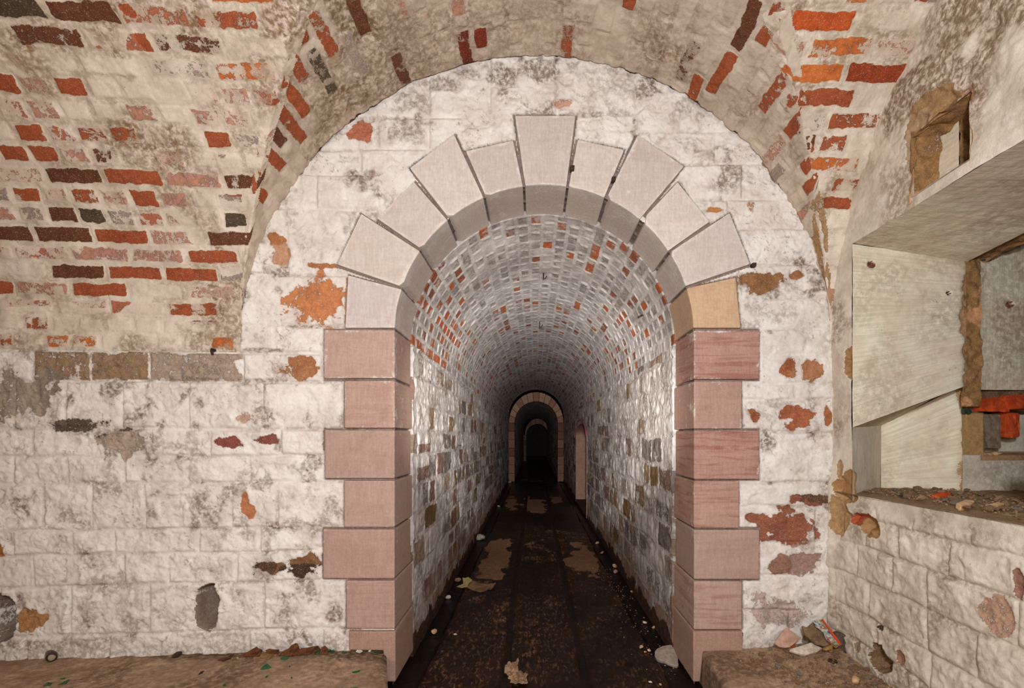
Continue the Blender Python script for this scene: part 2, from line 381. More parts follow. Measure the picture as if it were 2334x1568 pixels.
def front(U, V):
    n, m = U.shape
    Xm, Zm = U * S, V * S
    wu = (fbm(Xm, Zm, 6, 3, 3) - .5) * 7; wv = (fbm(Xm, Zm, 6, 3, 4) - .5) * 7
    uu, vv = U + wu, V + wv
    d = np.full((n, m), -1.0); bid = np.full((n, m), -1.0); crs = np.zeros((n, m))
    for k, (a, b, v0, v1, _) in enumerate(ROWS):
        iu = np.where((U[:, 0] > a - 10) & (U[:, 0] < b + 10))[0]; iv = np.where((V[0] > v0 - 10) & (V[0] < v1 + 10))[0]
        if len(iu) == 0 or len(iv) == 0: continue
        sl = (slice(iu[0], iu[-1] + 1), slice(iv[0], iv[-1] + 1))
        dd = np.minimum(np.minimum(uu[sl] - a, b - uu[sl]), np.minimum(vv[sl] - v0, v1 - vv[sl]))
        better = (dd > 0) & (dd > d[sl])
        d[sl] = np.where(better, dd, d[sl]); bid[sl] = np.where(better, k, bid[sl])
    d = np.clip(d, 0, None) * S
    r1, r2, r3 = _hash(bid, bid * 0 + 1, 5), _hash(bid, bid * 0 + 2, 5), _hash(bid, bid * 0 + 3, 5)
    warpx, warpz = Xm + (fbm(Xm, Zm, 14, 3, 8) - .5) * .05, Zm + (fbm(Xm, Zm, 14, 3, 9) - .5) * .05
    rough = fbm(warpx + bid * 3.3, warpz, 11, 5, 11, .52)
    fac = np.abs(fbm(warpx + bid * 1.7, warpz * 1.3, 17, 4, 13) - .5) * 2
    pit = sst(.62, .72, fbm(Xm, Zm, 60, 3, 15))
    h = sst(.002, .016, d) * ((rough - .42) * (.022 + .014 * r1) + (.5 - fac) * .010 + .004 * r2) - (1 - sst(.003, .008, d)) * .003 - pit * .0022
    rib = (1 - sst(.0015, .0045, np.abs(d - .003)))          # raised pointing
    h += rib * .003 * sst(.4, .6, fbm(Xm, Zm, 5, 2, 21))
    # the thin plain band below the cross vault and the plinth are smoother
    paint = 1.02 - .16 * r3 * sst(.55, .75, fbm(Xm, Zm, 5, 4, 23)) - (1 - sst(-.006, .004, h)) * .03
    grime_shade = .16 + .75 * sst(.60, .74, fbm(warpx, warpz, 10, 5, 25)) * (.5 + r2 * .6) + .45 * (1 - sst(-.004, .004, h)) * sst(.4, .6, fbm(Xm, Zm, 7, 3, 26))
    vein = (1 - sst(.004, .022, np.abs(fbm(warpx + bid * .7, warpz, 13, 5, 27, .55) - .5))) * sst(.42, .6, fbm(Xm, Zm, 6, 3, 28))
    grime_shade = np.maximum(grime_shade, .75 * vein * sst(.002, .012, d))
    under = np.empty((n, m, 3)); under[:] = A(172, 138, 112)
    toptone = np.where((bid >= 0) & (r1 > .5), 1, 0)[..., None]; under = np.where(toptone, A(150, 128, 110), under)
    # bare sooty course on the left
    kk = (V > 806) & (V < 872) & (U > 78) & (U < 553) & (d > .004)
    bare = kk * sst(.25, .5, fbm(Xm, Zm, 12, 4, 31) + .18 * sst(.0, .03, d))
    under = np.where(kk[..., None], np.where(((U > 78) & (U < 340))[..., None], A(150, 122, 92), A(168, 148, 128)), under)
    paint = paint - .66 * bare
    paint, under = blotch(U, V, FLAKES, paint, under)
    for (u, v, ru, rv, st) in SOOT:
        r = np.sqrt(((U - u) / ru) ** 2 + ((V - v) / rv) ** 2) + (fbm(U, V, .03, 4, 71) - .5) * 1.3
        grime_shade = np.maximum(grime_shade, st * (1 - sst(.5, 1.25, r)))
    h = np.where(paint < .4, h - .002, h)
    low = sst(1405, 1475, V + (fbm(Xm, Zm, 5, 3, 35) - .5) * 40)
    grime_shade = np.maximum(grime_shade, .6 * low)
    # broken holes
    for k, (u, v, ru, rv) in enumerate(PITS):
        ex, ey = (U - u) / ru, (V - v) / rv
        r = (np.abs(ex) ** 2.6 + np.abs(ey) ** 2.6) ** (1 / 2.6) + (fbm(Xm, Zm, 22, 4, 41) - .5) * .4
        dep = (1 - sst(.8, 1.02, r)) * (.03 + .16 * sst(-1.2, .9, ex)) if k == 0 else (1 - sst(.85, 1.03, r)) * .15
        h -= dep * (1 + .25 * (fbm(Xm, Zm, 30, 3, 44) - .5)); inside = r < .97
        paint = np.where(r < 1.03, .12 + .5 * sst(.5, .7, fbm(Xm, Zm, 20, 3, 43) - .1 * ex), paint); under = np.where((r < 1.2)[..., None], A(136, 118, 104), under)
    # behind the dressed stones the wall is only mortar
    behind = np.zeros((n, m), bool)
    for p in ALLP:
        xs = [q[0] for q in p]; ys = [q[1] for q in p]
        iu = np.where((U[:, 0] > min(xs) - 9) & (U[:, 0] < max(xs) + 9))[0]; iv = np.where((V[0] > min(ys) - 9) & (V[0] < max(ys) + 9))[0]
        sl = (slice(iu[0], iu[-1] + 1), slice(iv[0], iv[-1] + 1))
        cx, cy = sum(xs) / 4, sum(ys) / 4
        big = [(x + 3.2 * np.sign(x - cx), y + 3.2 * np.sign(y - cy)) for x, y in p]
        behind[sl] |= in_poly(U[sl], V[sl], big)
    h = np.where(behind, -.012 + .006 * (fbm(Xm, Zm, 30, 2, 45) - .5), h)
    paint = np.where(behind, .2, paint); grime_shade = np.where(behind, .85, grime_shade); under = np.where(behind[..., None], A(142, 124, 112), under)
    y = ywall(U)
    X = (U - VX) * y / F; Z = fz(V)
    r_ = np.sqrt((U - 1240) ** 2 + (V - 763) ** 2)
    opening = np.where(V < 763, r_ < 337 + 4, (U > 899) & (U < 1582))
    ro = np.sqrt((U - 1224) ** 2 + (V - 803) ** 2)
    keep = ~opening & ~((V > 1440) & (U > 800) & (U < 1690)) & np.where(V < 803, (ro < 668 + 9), True) & (U < 1905) & (V < 1496)
    return dict(P=xyz(X, y - h, Z), paint=paint, grime_shade=grime_shade, under=under, keep=keep)
us = np.concatenate([np.linspace(-460, -10, 90)[:-1], np.arange(-10, 1908, 2.3)])
panel('wall_front', us, np.arange(122, 1498, 2.3), front, M['stone_wash'], kind='structure')

# ------------------------------------------------------------------ dressed stone arch
def block(name, pts, y0, depth, col, paint, bed, parent, inner=None, arc=False, **props):
    """one dressed stone: outline in photograph pixels on the front wall, pushed back by depth"""
    out = []
    n = len(pts)
    for k in range(n):
        p, q = pts[k], pts[(k + 1) % n]
        if arc and k == 2:                               # soffit edge follows the curve of the arch
            a0 = math.atan2(p[1] - 763, p[0] - 1240); a1 = math.atan2(q[1] - 763, q[0] - 1240)
            for t in np.linspace(0, 1, 9)[:-1]: out.append((1240 + 337 * math.cos(a0 + (a1 - a0) * t), 763 + 337 * math.sin(a0 + (a1 - a0) * t)))
        else: out.append(p)
    cx = sum(p[0] for p in pts) / n; cy = sum(p[1] for p in pts) / n
    o2 = []
    for x, y in out:
        dx, dy = cx - x, cy - y; L = math.hypot(dx, dy)
        o2.append((x + dx / L * 2.4, y + dy / L * 2.4))
    bm = bmesh.new(); lay = bm.verts.layers.float.new('edge')
    f = [bm.verts.new((fx(x), y0, fz(y))) for x, y in o2]; b = [bm.verts.new((fx(x), y0 + depth, fz(y))) for x, y in o2]
    if n == 4:                                           # wash has crept over the rim of the face
        g = [bm.verts.new((fx(x + (cx - x) * .2), y0, fz(y + (cy - y) * .2))) for x, y in o2]
        for v in g: v[lay] = 1.
        bm.faces.new(g)
        for k in range(len(f)): bm.faces.new((f[k - 1], f[k], g[k], g[k - 1]))
    else: bm.faces.new(f)
    for v in b: v[lay] = 1.
    bm.faces.new(b[::-1])
    for k in range(len(f)): bm.faces.new((f[k - 1], f[k], b[k], b[k - 1]))
    bmesh.ops.recalc_face_normals(bm, faces=bm.faces)
    bmesh.ops.bevel(bm, geom=[e for e in bm.edges if e.calc_face_angle(0) > .4], offset=.006, segments=2, affect='EDGES', profile=.6)
    ev = [v[lay] for v in bm.verts]
    me = bpy.data.meshes.new(name); bm.to_mesh(me); bm.free()
    nv = len(me.vertices); co = np.empty(nv * 3, np.float32); me.vertices.foreach_get('co', co); co = co.reshape(-1, 3)
    me.polygons.foreach_set('use_smooth', np.zeros(len(me.polygons), bool))
    me.attributes.new('paint', 'FLOAT', 'POINT').data.foreach_set('value', (paint + .12 - .22 * np.array(ev)).astype(np.float32))
    me.attributes.new('grime_shade', 'FLOAT', 'POINT').data.foreach_set('value', np.full(nv, bed, np.float32))
    c = np.ones((nv, 4), np.float32); c[:, :3] = col
    me.attributes.new('under', 'FLOAT_COLOR', 'POINT').data.foreach_set('color', c.ravel())
    return link(name, me, M['sandstone'], parent, **props)
def empty(name, loc, label, cat, group=None):
    o = bpy.data.objects.new(name, None); COL.objects.link(o); o.location = loc; o.empty_display_size = .1
    o['label'] = label; o['category'] = cat
    if group: o['group'] = group
    return o
def child(o, root):
    o.parent = root; o.matrix_parent_inverse = root.matrix_world.inverted() if False else o.matrix_parent_inverse
    return o

arch = empty('stone_archway', (0, 0, 0), 'large dressed sandstone arch with pink jambs framing the passage mouth', 'archway')
YB = D - .012
BEIGE = [A(218, 205, 192), A(210, 197, 186), A(222, 210, 198), A(214, 202, 192)]
for p in VOUS['keystone']: block('keystone', p, YB, DEEP + .012, A(210, 197, 187), .4, .15, arch, arc=True)
for k, p in enumerate(VOUS['voussoir']):
    c = A(212, 178, 142) if k == 4 else A(214, 200, 194) if k == 9 else BEIGE[k % 4]
    block('voussoir', p, YB, DEEP + .012, c, 0.22 if k == 4 else .42, .15, arch, arc=True)
PINK = [A(196, 156, 144), A(186, 132, 120), A(192, 150, 136), A(184, 136, 124), A(184, 144, 134), A(184, 130, 118), A(188, 148, 138), A(186, 138, 122), A(184, 140, 128), A(182, 142, 130), A(186, 144, 134), A(190, 148, 136)]
for k, (sd, a, b, e) in enumerate(QUOIN):
    pts = [(e, a), (903, a), (903, b), (e, b)] if sd == 'l' else [(1578, a), (e, a), (e, b), (1578, b)]
    block('jamb_block', pts, YB, .34 if (k // 2) % 2 else .285, (PINK[k] * .74 + A(196, 172, 158) * .26) * np.array([.97, 1.04, .98]), .26 if k > 3 else .34, [.15, .9, .3, .2, .1, 1., .1, .8, .1, .2, .3, .7][k], arch)
for pts in ([(795, 1434), (905, 1434), (905, 1552), (878, 1552), (878, 1478), (795, 1478)], [(1576, 1434), (1692, 1434), (1692, 1481), (1598, 1481), (1592, 1552), (1576, 1552)]):
    block('plinth_block', pts, YB - .004, .34, A(176, 142, 122), .12, .2, arch)

# ------------------------------------------------------------------ vaults over the viewer
def zmain(y, x):                     # height of the main vault above its springing
    yw = np.where(x < -.97, D - .068 * np.clip(-x - .97, 0, 3), D)
    q = RM - (yw - y); return np.sqrt(np.clip(RM * RM - q * q, 0, None))
def vault_hit(px, py, which):
    r = ray(px, py); lo, hi = .3, D
    ts = np.linspace(.4, D, 4000); X, Z = r[0] * ts, CZ + r[2] * ts - ZS
    if which == 'm': g = Z - zmain(ts, X)
    else: g = Z - np.sqrt(np.clip(RC ** 2 - (X - XC) ** 2, 0, None))
    i = np.where(g > 0)[0]
    t = ts[i[0]] if len(i) else D
    return r[0] * t, t, CZ + r[2] * t
def main_as(px, py):
    x, y, z = vault_hit(px, py, 'm')
    return x, RM * math.atan2(z - ZS, RM - ((D - .068 * max(0, -x - .97)) - y))
def cross_as(px, py):
    x, y, z = vault_hit(px, py, 'c')
    return D - y, RC * math.atan2(z - ZS, x - XC)
RED, ORA, DRK, SOO, FAI = A(160, 82, 48), A(196, 108, 52), A(104, 62, 40), A(84, 70, 54), A(186, 134, 112)
LEFT = [(65, 45, SOO, 1), (205, 48, DRK, 1), (610, 12, ORA, 1), (480, 14, RED, .6), (75, 105, DRK, .8), (150, 105, DRK, .7), (130, 190, RED, 1), (30, 192, RED, 1), (75, 278, RED, 1), (325, 280, FAI, .75), (205, 282, RED, .6), (455, 283, FAI, .6),
 (500, 323, RED, 1), (265, 320, RED, .65), (120, 366, RED, 1), (20, 372, RED, 1), (250, 355, DRK, .55), (290, 402, RED, 1), (505, 405, DRK, .9), (370, 438, ORA, .7), (40, 442, RED, .9), (200, 470, RED, .6), (310, 473, RED, 1), (240, 509, SOO, 1), (540, 505, SOO, 1),
 (70, 547, RED, 1), (5, 548, DRK, 1), (305, 540, RED, 1), (465, 573, RED, .95), (540, 545, RED, .6), (310, 634, RED, .9), (370, 632, RED, .8), (448, 636, RED, 1), (178, 670, RED, 1), (5, 675, RED, 1), (445, 692, RED, .75), (70, 740, RED, .6), (490, 785, ORA, .7), (200, 790, ORA, .55),
 (130, 790, ORA, .55), (540, 150, ORA, .65), (440, 105, DRK, .6), (520, 240, FAI, .6), (500, 205, FAI, .6), (580, 560, DRK, .8), (560, 660, RED, .6), (270, 600, FAI, .6), (380, 575, FAI, .6), (420, 470, FAI, .6), (400, 405, FAI, .62), (60, 800, RED, .5)]
RIGHT = [(1820, 40, ORA, 1), (1910, 45, A(186, 84, 36), 1), (1870, 142, ORA, 1), (1893, 187, ORA, 1), (1965, 188, A(150, 66, 32), 1), (1905, 228, RED, 1), (1930, 268, RED, .7), (1925, 300, RED, .6), (1840, 95, FAI, .65), (1960, 97, ORA, .75), (1935, 470, RED, .8), (1890, 430, RED, .6), (1905, 360, ORA, .6), (1960, 5, ORA, .5)]
CROSS = [(1670, 105, DRK, 1), (1625, 180, RED, 1), (1580, 192, RED, .9), (1712, 30, DRK, 1), (1738, 66, RED, .8), (1832, 250, RED, .95), (1852, 370, RED, 1), (1815, 300, RED, .9), (1775, 215, RED, .65), (1840, 455, RED, .75), (1800, 230, RED, .65),
 (600, 425, RED, 1), (613, 385, RED, .9), (625, 345, RED, .9), (612, 300, RED, .9), (640, 262, RED, .8), (628, 290, DRK, .8), (665, 207, RED, 1), (660, 165, FAI, .9), (692, 55, RED, .9), (700, 15, RED, .9), (655, 110, RED, .7), (800, 32, DRK, .8), (1087, 80, A(128, 50, 28), 1), (1070, 128, A(120, 50, 30), .9),
 (1310, 100, RED, .55), (1450, 10, RED, .8), (925, 135, DRK, .7), (720, 70, RED, .6), (700, 135, SOO, .6), (1545, 170, DRK, .5)]
CH, BL = .0742, .232

def brick_sheet(a, s, seed, marks, density, hdr=.3):
    aw = a + (fbm(a, s, 9, 3, seed + 1) - .5) * .016; sw = s + (fbm(a, s, 7, 3, seed + 2) - .5) * .016
    d, i, j = bricks(aw, sw, CH, BL, seed, hdr=hdr)
    key = i * 4096 + j
    r1, r2, r3 = _hash(i, j, seed + 3), _hash(i, j, seed + 4), _hash(i, j, seed + 5)
    dn = d - .004 + (fbm(a, s, 38, 4, seed + 12) - .5) * .012
    edge = sst(-.001, .006, dn); blot = sst(.28, .46, fbm(a, s, 16, 4, seed + 13))
    worn = sst(.42, .62, fbm(a, s, 2.4, 4, seed + 6)) * density
    lvl = np.where(r1 < .10 * worn, 1.0, np.where(r1 < .62 * worn, .40 + .24 * r2, .16 * r2))
    col = np.where((r3 < .5)[..., None], FAI, np.where((r3 < .8)[..., None], A(178, 104, 76), A(160, 140, 128)))
    col = np.where((lvl > .9)[..., None], np.where((r2 < .3)[..., None], DRK, RED), col)
    for (ma, ms, c, st) in marks:
        dd, mi, mj = bricks(np.array([ma]), np.array([ms]), CH, BL, seed, hdr=hdr)
        kk = key == float(mi[0] * 4096 + mj[0])
        lvl = np.where(kk, st, lvl); col = np.where(kk[..., None], c, col)
    paint = 1.03 - lvl * edge * np.where(lvl > .97, .9 + .1 * blot, .55 + .45 * blot)
    flat = fbm(a, s, 3, 3, seed + 8)
    cover = 1 - .55 * sst(.5, .7, flat)                  # thick coats of wash drown the joints
    bare = sst(.55, .85, lvl)
    h = (edge - 1) * (.0045 * cover + .0025 * bare) + (r2 - .5) * .004 + (fbm(a, s, 26, 4, seed + 7) - .5) * .009 + (fbm(a, s, 6, 2, seed + 9) - .5) * .02 - bare * edge * .003
    grime_shade = .18 + .6 * sst(.55, .75, fbm(a, s, 5, 5, seed + 10)) + .35 * (1 - edge) * sst(.5, .65, fbm(a, s, 8, 3, seed + 11))
    return h, paint, grime_shade, col

def main_sheet(seed, marks, dens, left):
    def fn(U, V):
        x, s = U, V
        h, paint, grime_shade, under = brick_sheet(x, s, seed, marks, dens(x, s))
        th = s / RM
        yw = np.where(x < -.97, D - .068 * np.clip(-x - .97, 0, 3), D) if left else D + 0 * x
        rr = RM - h
        y = yw - RM + rr * np.cos(th); z = rr * np.sin(th)
        zc = np.sqrt(np.clip(RC ** 2 - (x - XC) ** 2, 0, None)); zc = np.where(np.abs(x - XC) >= RC, -1, zc)
        keep = (RM * np.sin(th) >= zc - .045) & (x < RWX + .02)
        z = np.where(zc > z - .004, np.maximum(z, zc + .004), z)
        nearg = 1 - sst(0, .09, RM * np.sin(th) - zc)
        paint = paint + .12 * nearg * (fbm(x, s, 9, 3, 77) > .45)
        top = sst(.9, 1.3, s) * .35 * sst(.4, .6, fbm(x, s, 3, 3, 78))
        return dict(P=xyz(x, y, ZS + z), paint=paint, grime_shade=np.clip(grime_shade + top, 0, 1), under=under, keep=keep)
    return fn
smax = RM * math.pi
sv = np.concatenate([np.arange(-.006, 1.62, .0045), np.linspace(1.63, smax, 60)])
xl = np.concatenate([np.linspace(-3.6, -2.35, 60)[:-1], np.arange(-2.35, -.02, .0045)])
panel('ceiling_left', xl, sv, main_sheet(101, [(*main_as(px, py), c, s) for px, py, c, s in LEFT], lambda x, s: 1.3 * sst(-.62, -1.0, x) * (.4 + .6 * sst(1.45, 1.1, s)) * sst(.1, .25, s) + .3 * sst(.1, .5, s), True), M['brick_wash'], kind='structure')
panel('ceiling_right', np.arange(0, RWX + .02, .0045), sv, main_sheet(131, [(*main_as(px, py), c, s) for px, py, c, s in RIGHT], lambda x, s: .45 + 0 * x, False), M['brick_wash'], kind='structure')
M['brick_shaded'] = masonry('limewashed_shaded_brick', A(208, 194, 174), A(180, 164, 144), A(116, 94, 68), .8, 1.5)  # darker copy of the brick wash: dimmer light overhead put into the colour
crossm = [(*cross_as(px, py), c, s) for px, py, c, s in CROSS]
def cross_fn(U, V):
    a, s = U, V                       # a = distance from the front wall, s = arc length from the right springing
    h, paint, grime_shade, under = brick_sheet(a, s, 163, crossm, .38 + 0 * a, .15)
    th = s / RC
    edge_sag = np.clip(1 - a / .02, 0, 1)
    rr = RC - h + .004 * edge_sag
    x = XC + rr * np.cos(th); z = rr * np.sin(th); y = D - a
    zm = zmain(y, XC + RC * np.cos(th)); gap = RC * np.sin(th) - zm
    keep = (gap >= -.045) & (XC + RC * np.cos(th) < RWX + .05)
    paint = paint + .5 * (1 - sst(0, .05, gap)) * (fbm(a, s, 9, 3, 79) > .5)
    bare = (1 - sst(.48, .66, s + (fbm(a, s, 9, 4, 82) - .5) * .3)) * (a > .012)
    paint = np.where(bare > .4, np.minimum(paint, .2 + .4 * fbm(a, s, 14, 3, 83)), paint); under = np.where((bare > .3)[..., None], A(168, 134, 92), under); h = h - .012 * bare * fbm(a, s, 16, 4, 84)
    rr = RC - h + .004 * edge_sag; x = XC + rr * np.cos(th); z = rr * np.sin(th)
    z = np.where(zm > z - .004, np.maximum(z, zm + .004), z)
    ochre = np.maximum(.6 * sst(.45, .62, fbm(a, s, 4, 4, 81)) * np.exp(-((s - RC * 2.15) / .3) ** 2), 0)
    crack = (a < .012) & (np.sin(th) > .55)
    crk = (a < .010 + .016 * fbm(a * 0, s, 5, 4, 87)) & (np.sin(th) > .5 + .3 * fbm(a * 0, s, 3, 2, 88))
    paint = np.where(crk, .0, paint); under = np.where(crk[..., None], A(92, 66, 48), under); h = h - .008 * crk
    rr = RC - h + .004 * edge_sag; x = XC + rr * np.cos(th); z = np.where(zm > rr * np.sin(th) - .004, np.maximum(rr * np.sin(th), zm + .004), rr * np.sin(th))
    grime_shade = np.clip(grime_shade * .7 + ochre + .8 * crack + .4 * sst(.80, .97, np.sin(th)) * sst(.3, .55, fbm(a, s, 5, 3, 89)), 0, 1)  # grime, ochre and crack, plus painted shade along the crown
    return dict(P=xyz(x, y, ZS + z), paint=paint, grime_shade=grime_shade, under=under, keep=keep, flip=True)
panel('ceiling_cross', np.concatenate([np.arange(-.004, 1.36, .005), [1.4]]), np.arange(-.01, RC * math.pi + .01, .0045), cross_fn, M['brick_shaded'], kind='structure')

# ------------------------------------------------------------------ the passage
def ysamples(y0, y1, d0, p=1.35):
    o = [y0]
    while o[-1] < y1: o.append(o[-1] + d0 * (max(o[-1], 2.3) / 2.3) ** p)
    o[-1] = y1; return np.array(o)
def courses(seed, y0, y1, z1, edges=None):
    r = random.Random(seed); z = 0; out = []
    zs = edges or []
    if not zs:
        while z < z1: zs.append(z); z += r.uniform(.11, .165)
        zs.append(z1)
    for a, b in zip(zs[:-1], zs[1:]):
        y = y0 - r.uniform(0, .2)
        while y < y1:
            L = r.uniform(.11, .34); out.append((y, y + L, a, b, r.random(), r.random(), r.random())); y += L
    return out
STC = [A(138, 112, 82), A(128, 116, 106), A(150, 130, 112), A(126, 98, 84), A(120, 92, 56), A(118, 108, 100)]
def stone_side(side, seed, y0, y1, xw, cull=None, dark=0.0):
    ST = courses(seed, y0, y1, TZ + .02)
    def fn(U, V):
        y, z = U, V; n, m = y.shape
        yy = y + (fbm(y, z, 7, 3, seed + 1) - .5) * .028; zz = z + (fbm(y, z, 5, 3, seed + 2) - .5) * .03
        d = np.zeros((n, m)); rr = np.zeros((n, m, 3)); 
        for (a, b, c, e, r1, r2, r3) in ST:
            iu = np.where((U[:, 0] > a - .03) & (U[:, 0] < b + .03))[0]; iv = np.where((V[0] > c - .03) & (V[0] < e + .03))[0]
            if len(iu) == 0 or len(iv) == 0: continue
            sl = (slice(iu[0], iu[-1] + 1), slice(iv[0], iv[-1] + 1))
            dd = np.minimum(np.minimum(yy[sl] - a, b - yy[sl]), np.minimum(zz[sl] - c, e - zz[sl]))
            k = dd > d[sl]
            d[sl] = np.where(k, dd, d[sl]); rr[sl] = np.where(k[..., None], (r1, r2, r3), rr[sl])
        r1, r2, r3 = rr[..., 0], rr[..., 1], rr[..., 2]
        edge = sst(.003, .022, d)
        h = edge * ((fbm(y + r1 * 9, z + r2 * 9, 15, 4, seed + 3) - .42) * .022 + .005 * r2) - .004 * (1 - sst(.002, .006, d)) + (fbm(y, z, 45, 3, seed + 4) - .5) * .006
        h += .004 * (1 - sst(.002, .005, np.abs(d - .004))) * (r3 > .3)
        hi = sst(.25, .9, z / TZ)
        p_exp = .66 - .46 * hi
        lvl = np.where(r1 < p_exp, .62 + .38 * r2, .2 * r2)
        mottle = fbm(y, z, 9, 4, seed + 6)
        paint = 1.03 - lvl * sst(.006, .018, d + (fbm(y, z, 40, 3, seed + 5) - .5) * .016) * (.62 + 1.0 * (mottle - .25)) 
        ci = np.minimum((r3 * 6).astype(int), 5); under = np.array(STC)[ci]
        lowp = 1 - sst(.10, .34, z + (fbm(y, z, 4, 4, seed + 7) - .5) * .35)
        under = np.where((lowp > .5)[..., None], A(150, 120, 98), under); paint = np.where(lowp > .3, np.minimum(paint, .72), paint)
        h = h * (1 - .6 * lowp) + lowp * .008 * fbm(y, z, 10, 4, seed + 8)
        grime_shade = .25 + .6 * sst(.5, .7, mottle) + .5 * lowp
        wetl = 1 - sst(.0, .05, z - .02 + (fbm(y, z, 8, 4, seed + 9) - .6) * .16)
        under = np.where((wetl > .4)[..., None], A(66, 44, 28), under); paint = np.where(wetl > .4, .05, paint)
        back = y < D + .35
        x = xw - side * 0 + (h if side < 0 else -h)
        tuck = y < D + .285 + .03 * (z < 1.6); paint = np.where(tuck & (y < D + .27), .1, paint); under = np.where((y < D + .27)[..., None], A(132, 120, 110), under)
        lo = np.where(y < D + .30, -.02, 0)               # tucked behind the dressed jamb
        x = x + (lo if side < 0 else -lo)
        keep = None if cull is None else ~cull(y, z)
        return dict(P=xyz(x, y, z), paint=paint, grime_shade=np.clip(grime_shade, 0, 1), under=under, keep=keep, flip=side > 0)
    return fn
NY0, NY1, NSZ, NTZ = 6.55, 8.25, CZ - .0, CZ + .185
def niche(y, z):
    c, w = (NY0 + NY1) / 2, (NY1 - NY0) / 2
    t = np.clip(1 - ((y - c) / w) ** 2, 0, None)
    return (np.abs(y - c) < w) & (z < NSZ + (NTZ - NSZ) * np.sqrt(t)) & (z > .03)
ys1 = ysamples(D + .01, Y2, .0065); zs1 = np.arange(-.03, TZ + .012, .0075)
panel('wall_passage_left', ys1, zs1, stone_side(-1, 211, D, Y2, XL), M['tunnel_stone'], kind='structure')
panel('wall_passage_right', ys1, zs1, stone_side(1, 231, D, Y2, XR, niche), M['tunnel_stone'], kind='structure')

def passage_vault(R, x0, y0, seed, tuck):
    def fn(U, V):
        y, s = U, V
        aw = y + (fbm(y, s, 9, 3, seed + 1) - .5) * .012; sw = s + (fbm(y, s, 7, 3, seed + 2) - .5) * .012
        ch = R * math.pi / 30
        d, i, j = bricks(aw, sw, ch, .226, seed, .012, .8)
        r1, r2, r3 = _hash(i, j, seed + 3), _hash(i, j, seed + 4), _hash(i, j, seed + 5)
        edge = sst(0, .007, d)
        q = np.abs(s / (R * math.pi) - .5) * 2
        leftspot = sst(.74, .9, s / (R * math.pi)) * (1 - sst(3.2, 4.2, y))
        pe = .09 + .13 * sst(.35, .8, q) + .05 * sst(4, 8, y) + .34 * leftspot
        blot = sst(.3, .55, fbm(y, s, 24, 3, seed + 9)); lvl = np.where(r1 < pe, .42 + .25 * r2 + .36 * blot, np.where(r1 < pe + .58, .5, .12))
        col = np.where((r1 < pe)[..., None], np.where((r3 < .6)[..., None], A(188, 104, 62), A(156, 92, 68)), np.where((r3 < .5)[..., None], A(134, 127, 120), A(142, 130, 114)))
        paint = 1.03 - lvl * edge * (.75 + .7 * (fbm(y, s, 18, 3, seed + 6) - .35))
        rib = 1 - sst(.002, .006, np.abs(d + .002))
        fi = np.abs(((s / ch) % 1) - .5) < .36                # raised pointing lies mostly in the cross joints
        h = edge * .004 * (r2 - .2) + (fbm(y, s, 30, 3, seed + 7) - .5) * .006 + rib * np.where(fi, .007, .002) * (r3 > .2)
        paint = paint + rib * .4
        grime_shade = .2 + .5 * sst(.5, .7, fbm(y, s, 6, 4, seed + 8)) - rib * .3
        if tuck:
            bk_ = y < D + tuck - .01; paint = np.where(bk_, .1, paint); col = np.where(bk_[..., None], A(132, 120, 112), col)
        th = s / R
        rr = R - h + (np.where(y < D + tuck, .02, 0) if tuck else 0)
        return dict(P=xyz(x0 + rr * np.cos(th), y, TZ + rr * np.sin(th)), paint=paint, grime_shade=np.clip(grime_shade, 0, 1), under=col, flip=True)
    return fn
panel('ceiling_passage', ysamples(D + .01, Y2, .006), np.linspace(0, TR * math.pi, 380), passage_vault(TR, TX, D, 251, .277), M['brick_grey'], kind='structure')
# inner length of the passage beyond the second arch
X2L, X2R = -.483, .570
R2 = (X2R - X2L) / 2; X2C = (X2L + X2R) / 2; Z2 = CZ + .85 - R2
ysf = np.arange(Y2 + .3, Y3 + .1, .035)
TZ_keep = TZ
panel('wall_passage_left_far', ysf, np.linspace(-.03, Z2 + .01, 70), stone_side(-1, 271, Y2, Y3, X2L), M['tunnel_stone'], kind='structure')
panel('wall_passage_right_far', ysf, np.linspace(-.03, Z2 + .01, 70), stone_side(1, 291, Y2, Y3, X2R), M['tunnel_stone'], kind='structure')
def far_vault(U, V):
    dct = passage_vault(R2, X2C, Y2, 311, 0)(U, V); dct['P'][..., 2] += Z2 - TZ; return dct
panel('ceiling_passage_far', ysf, np.linspace(0, R2 * math.pi, 110), far_vault, M['brick_grey'], kind='structure')

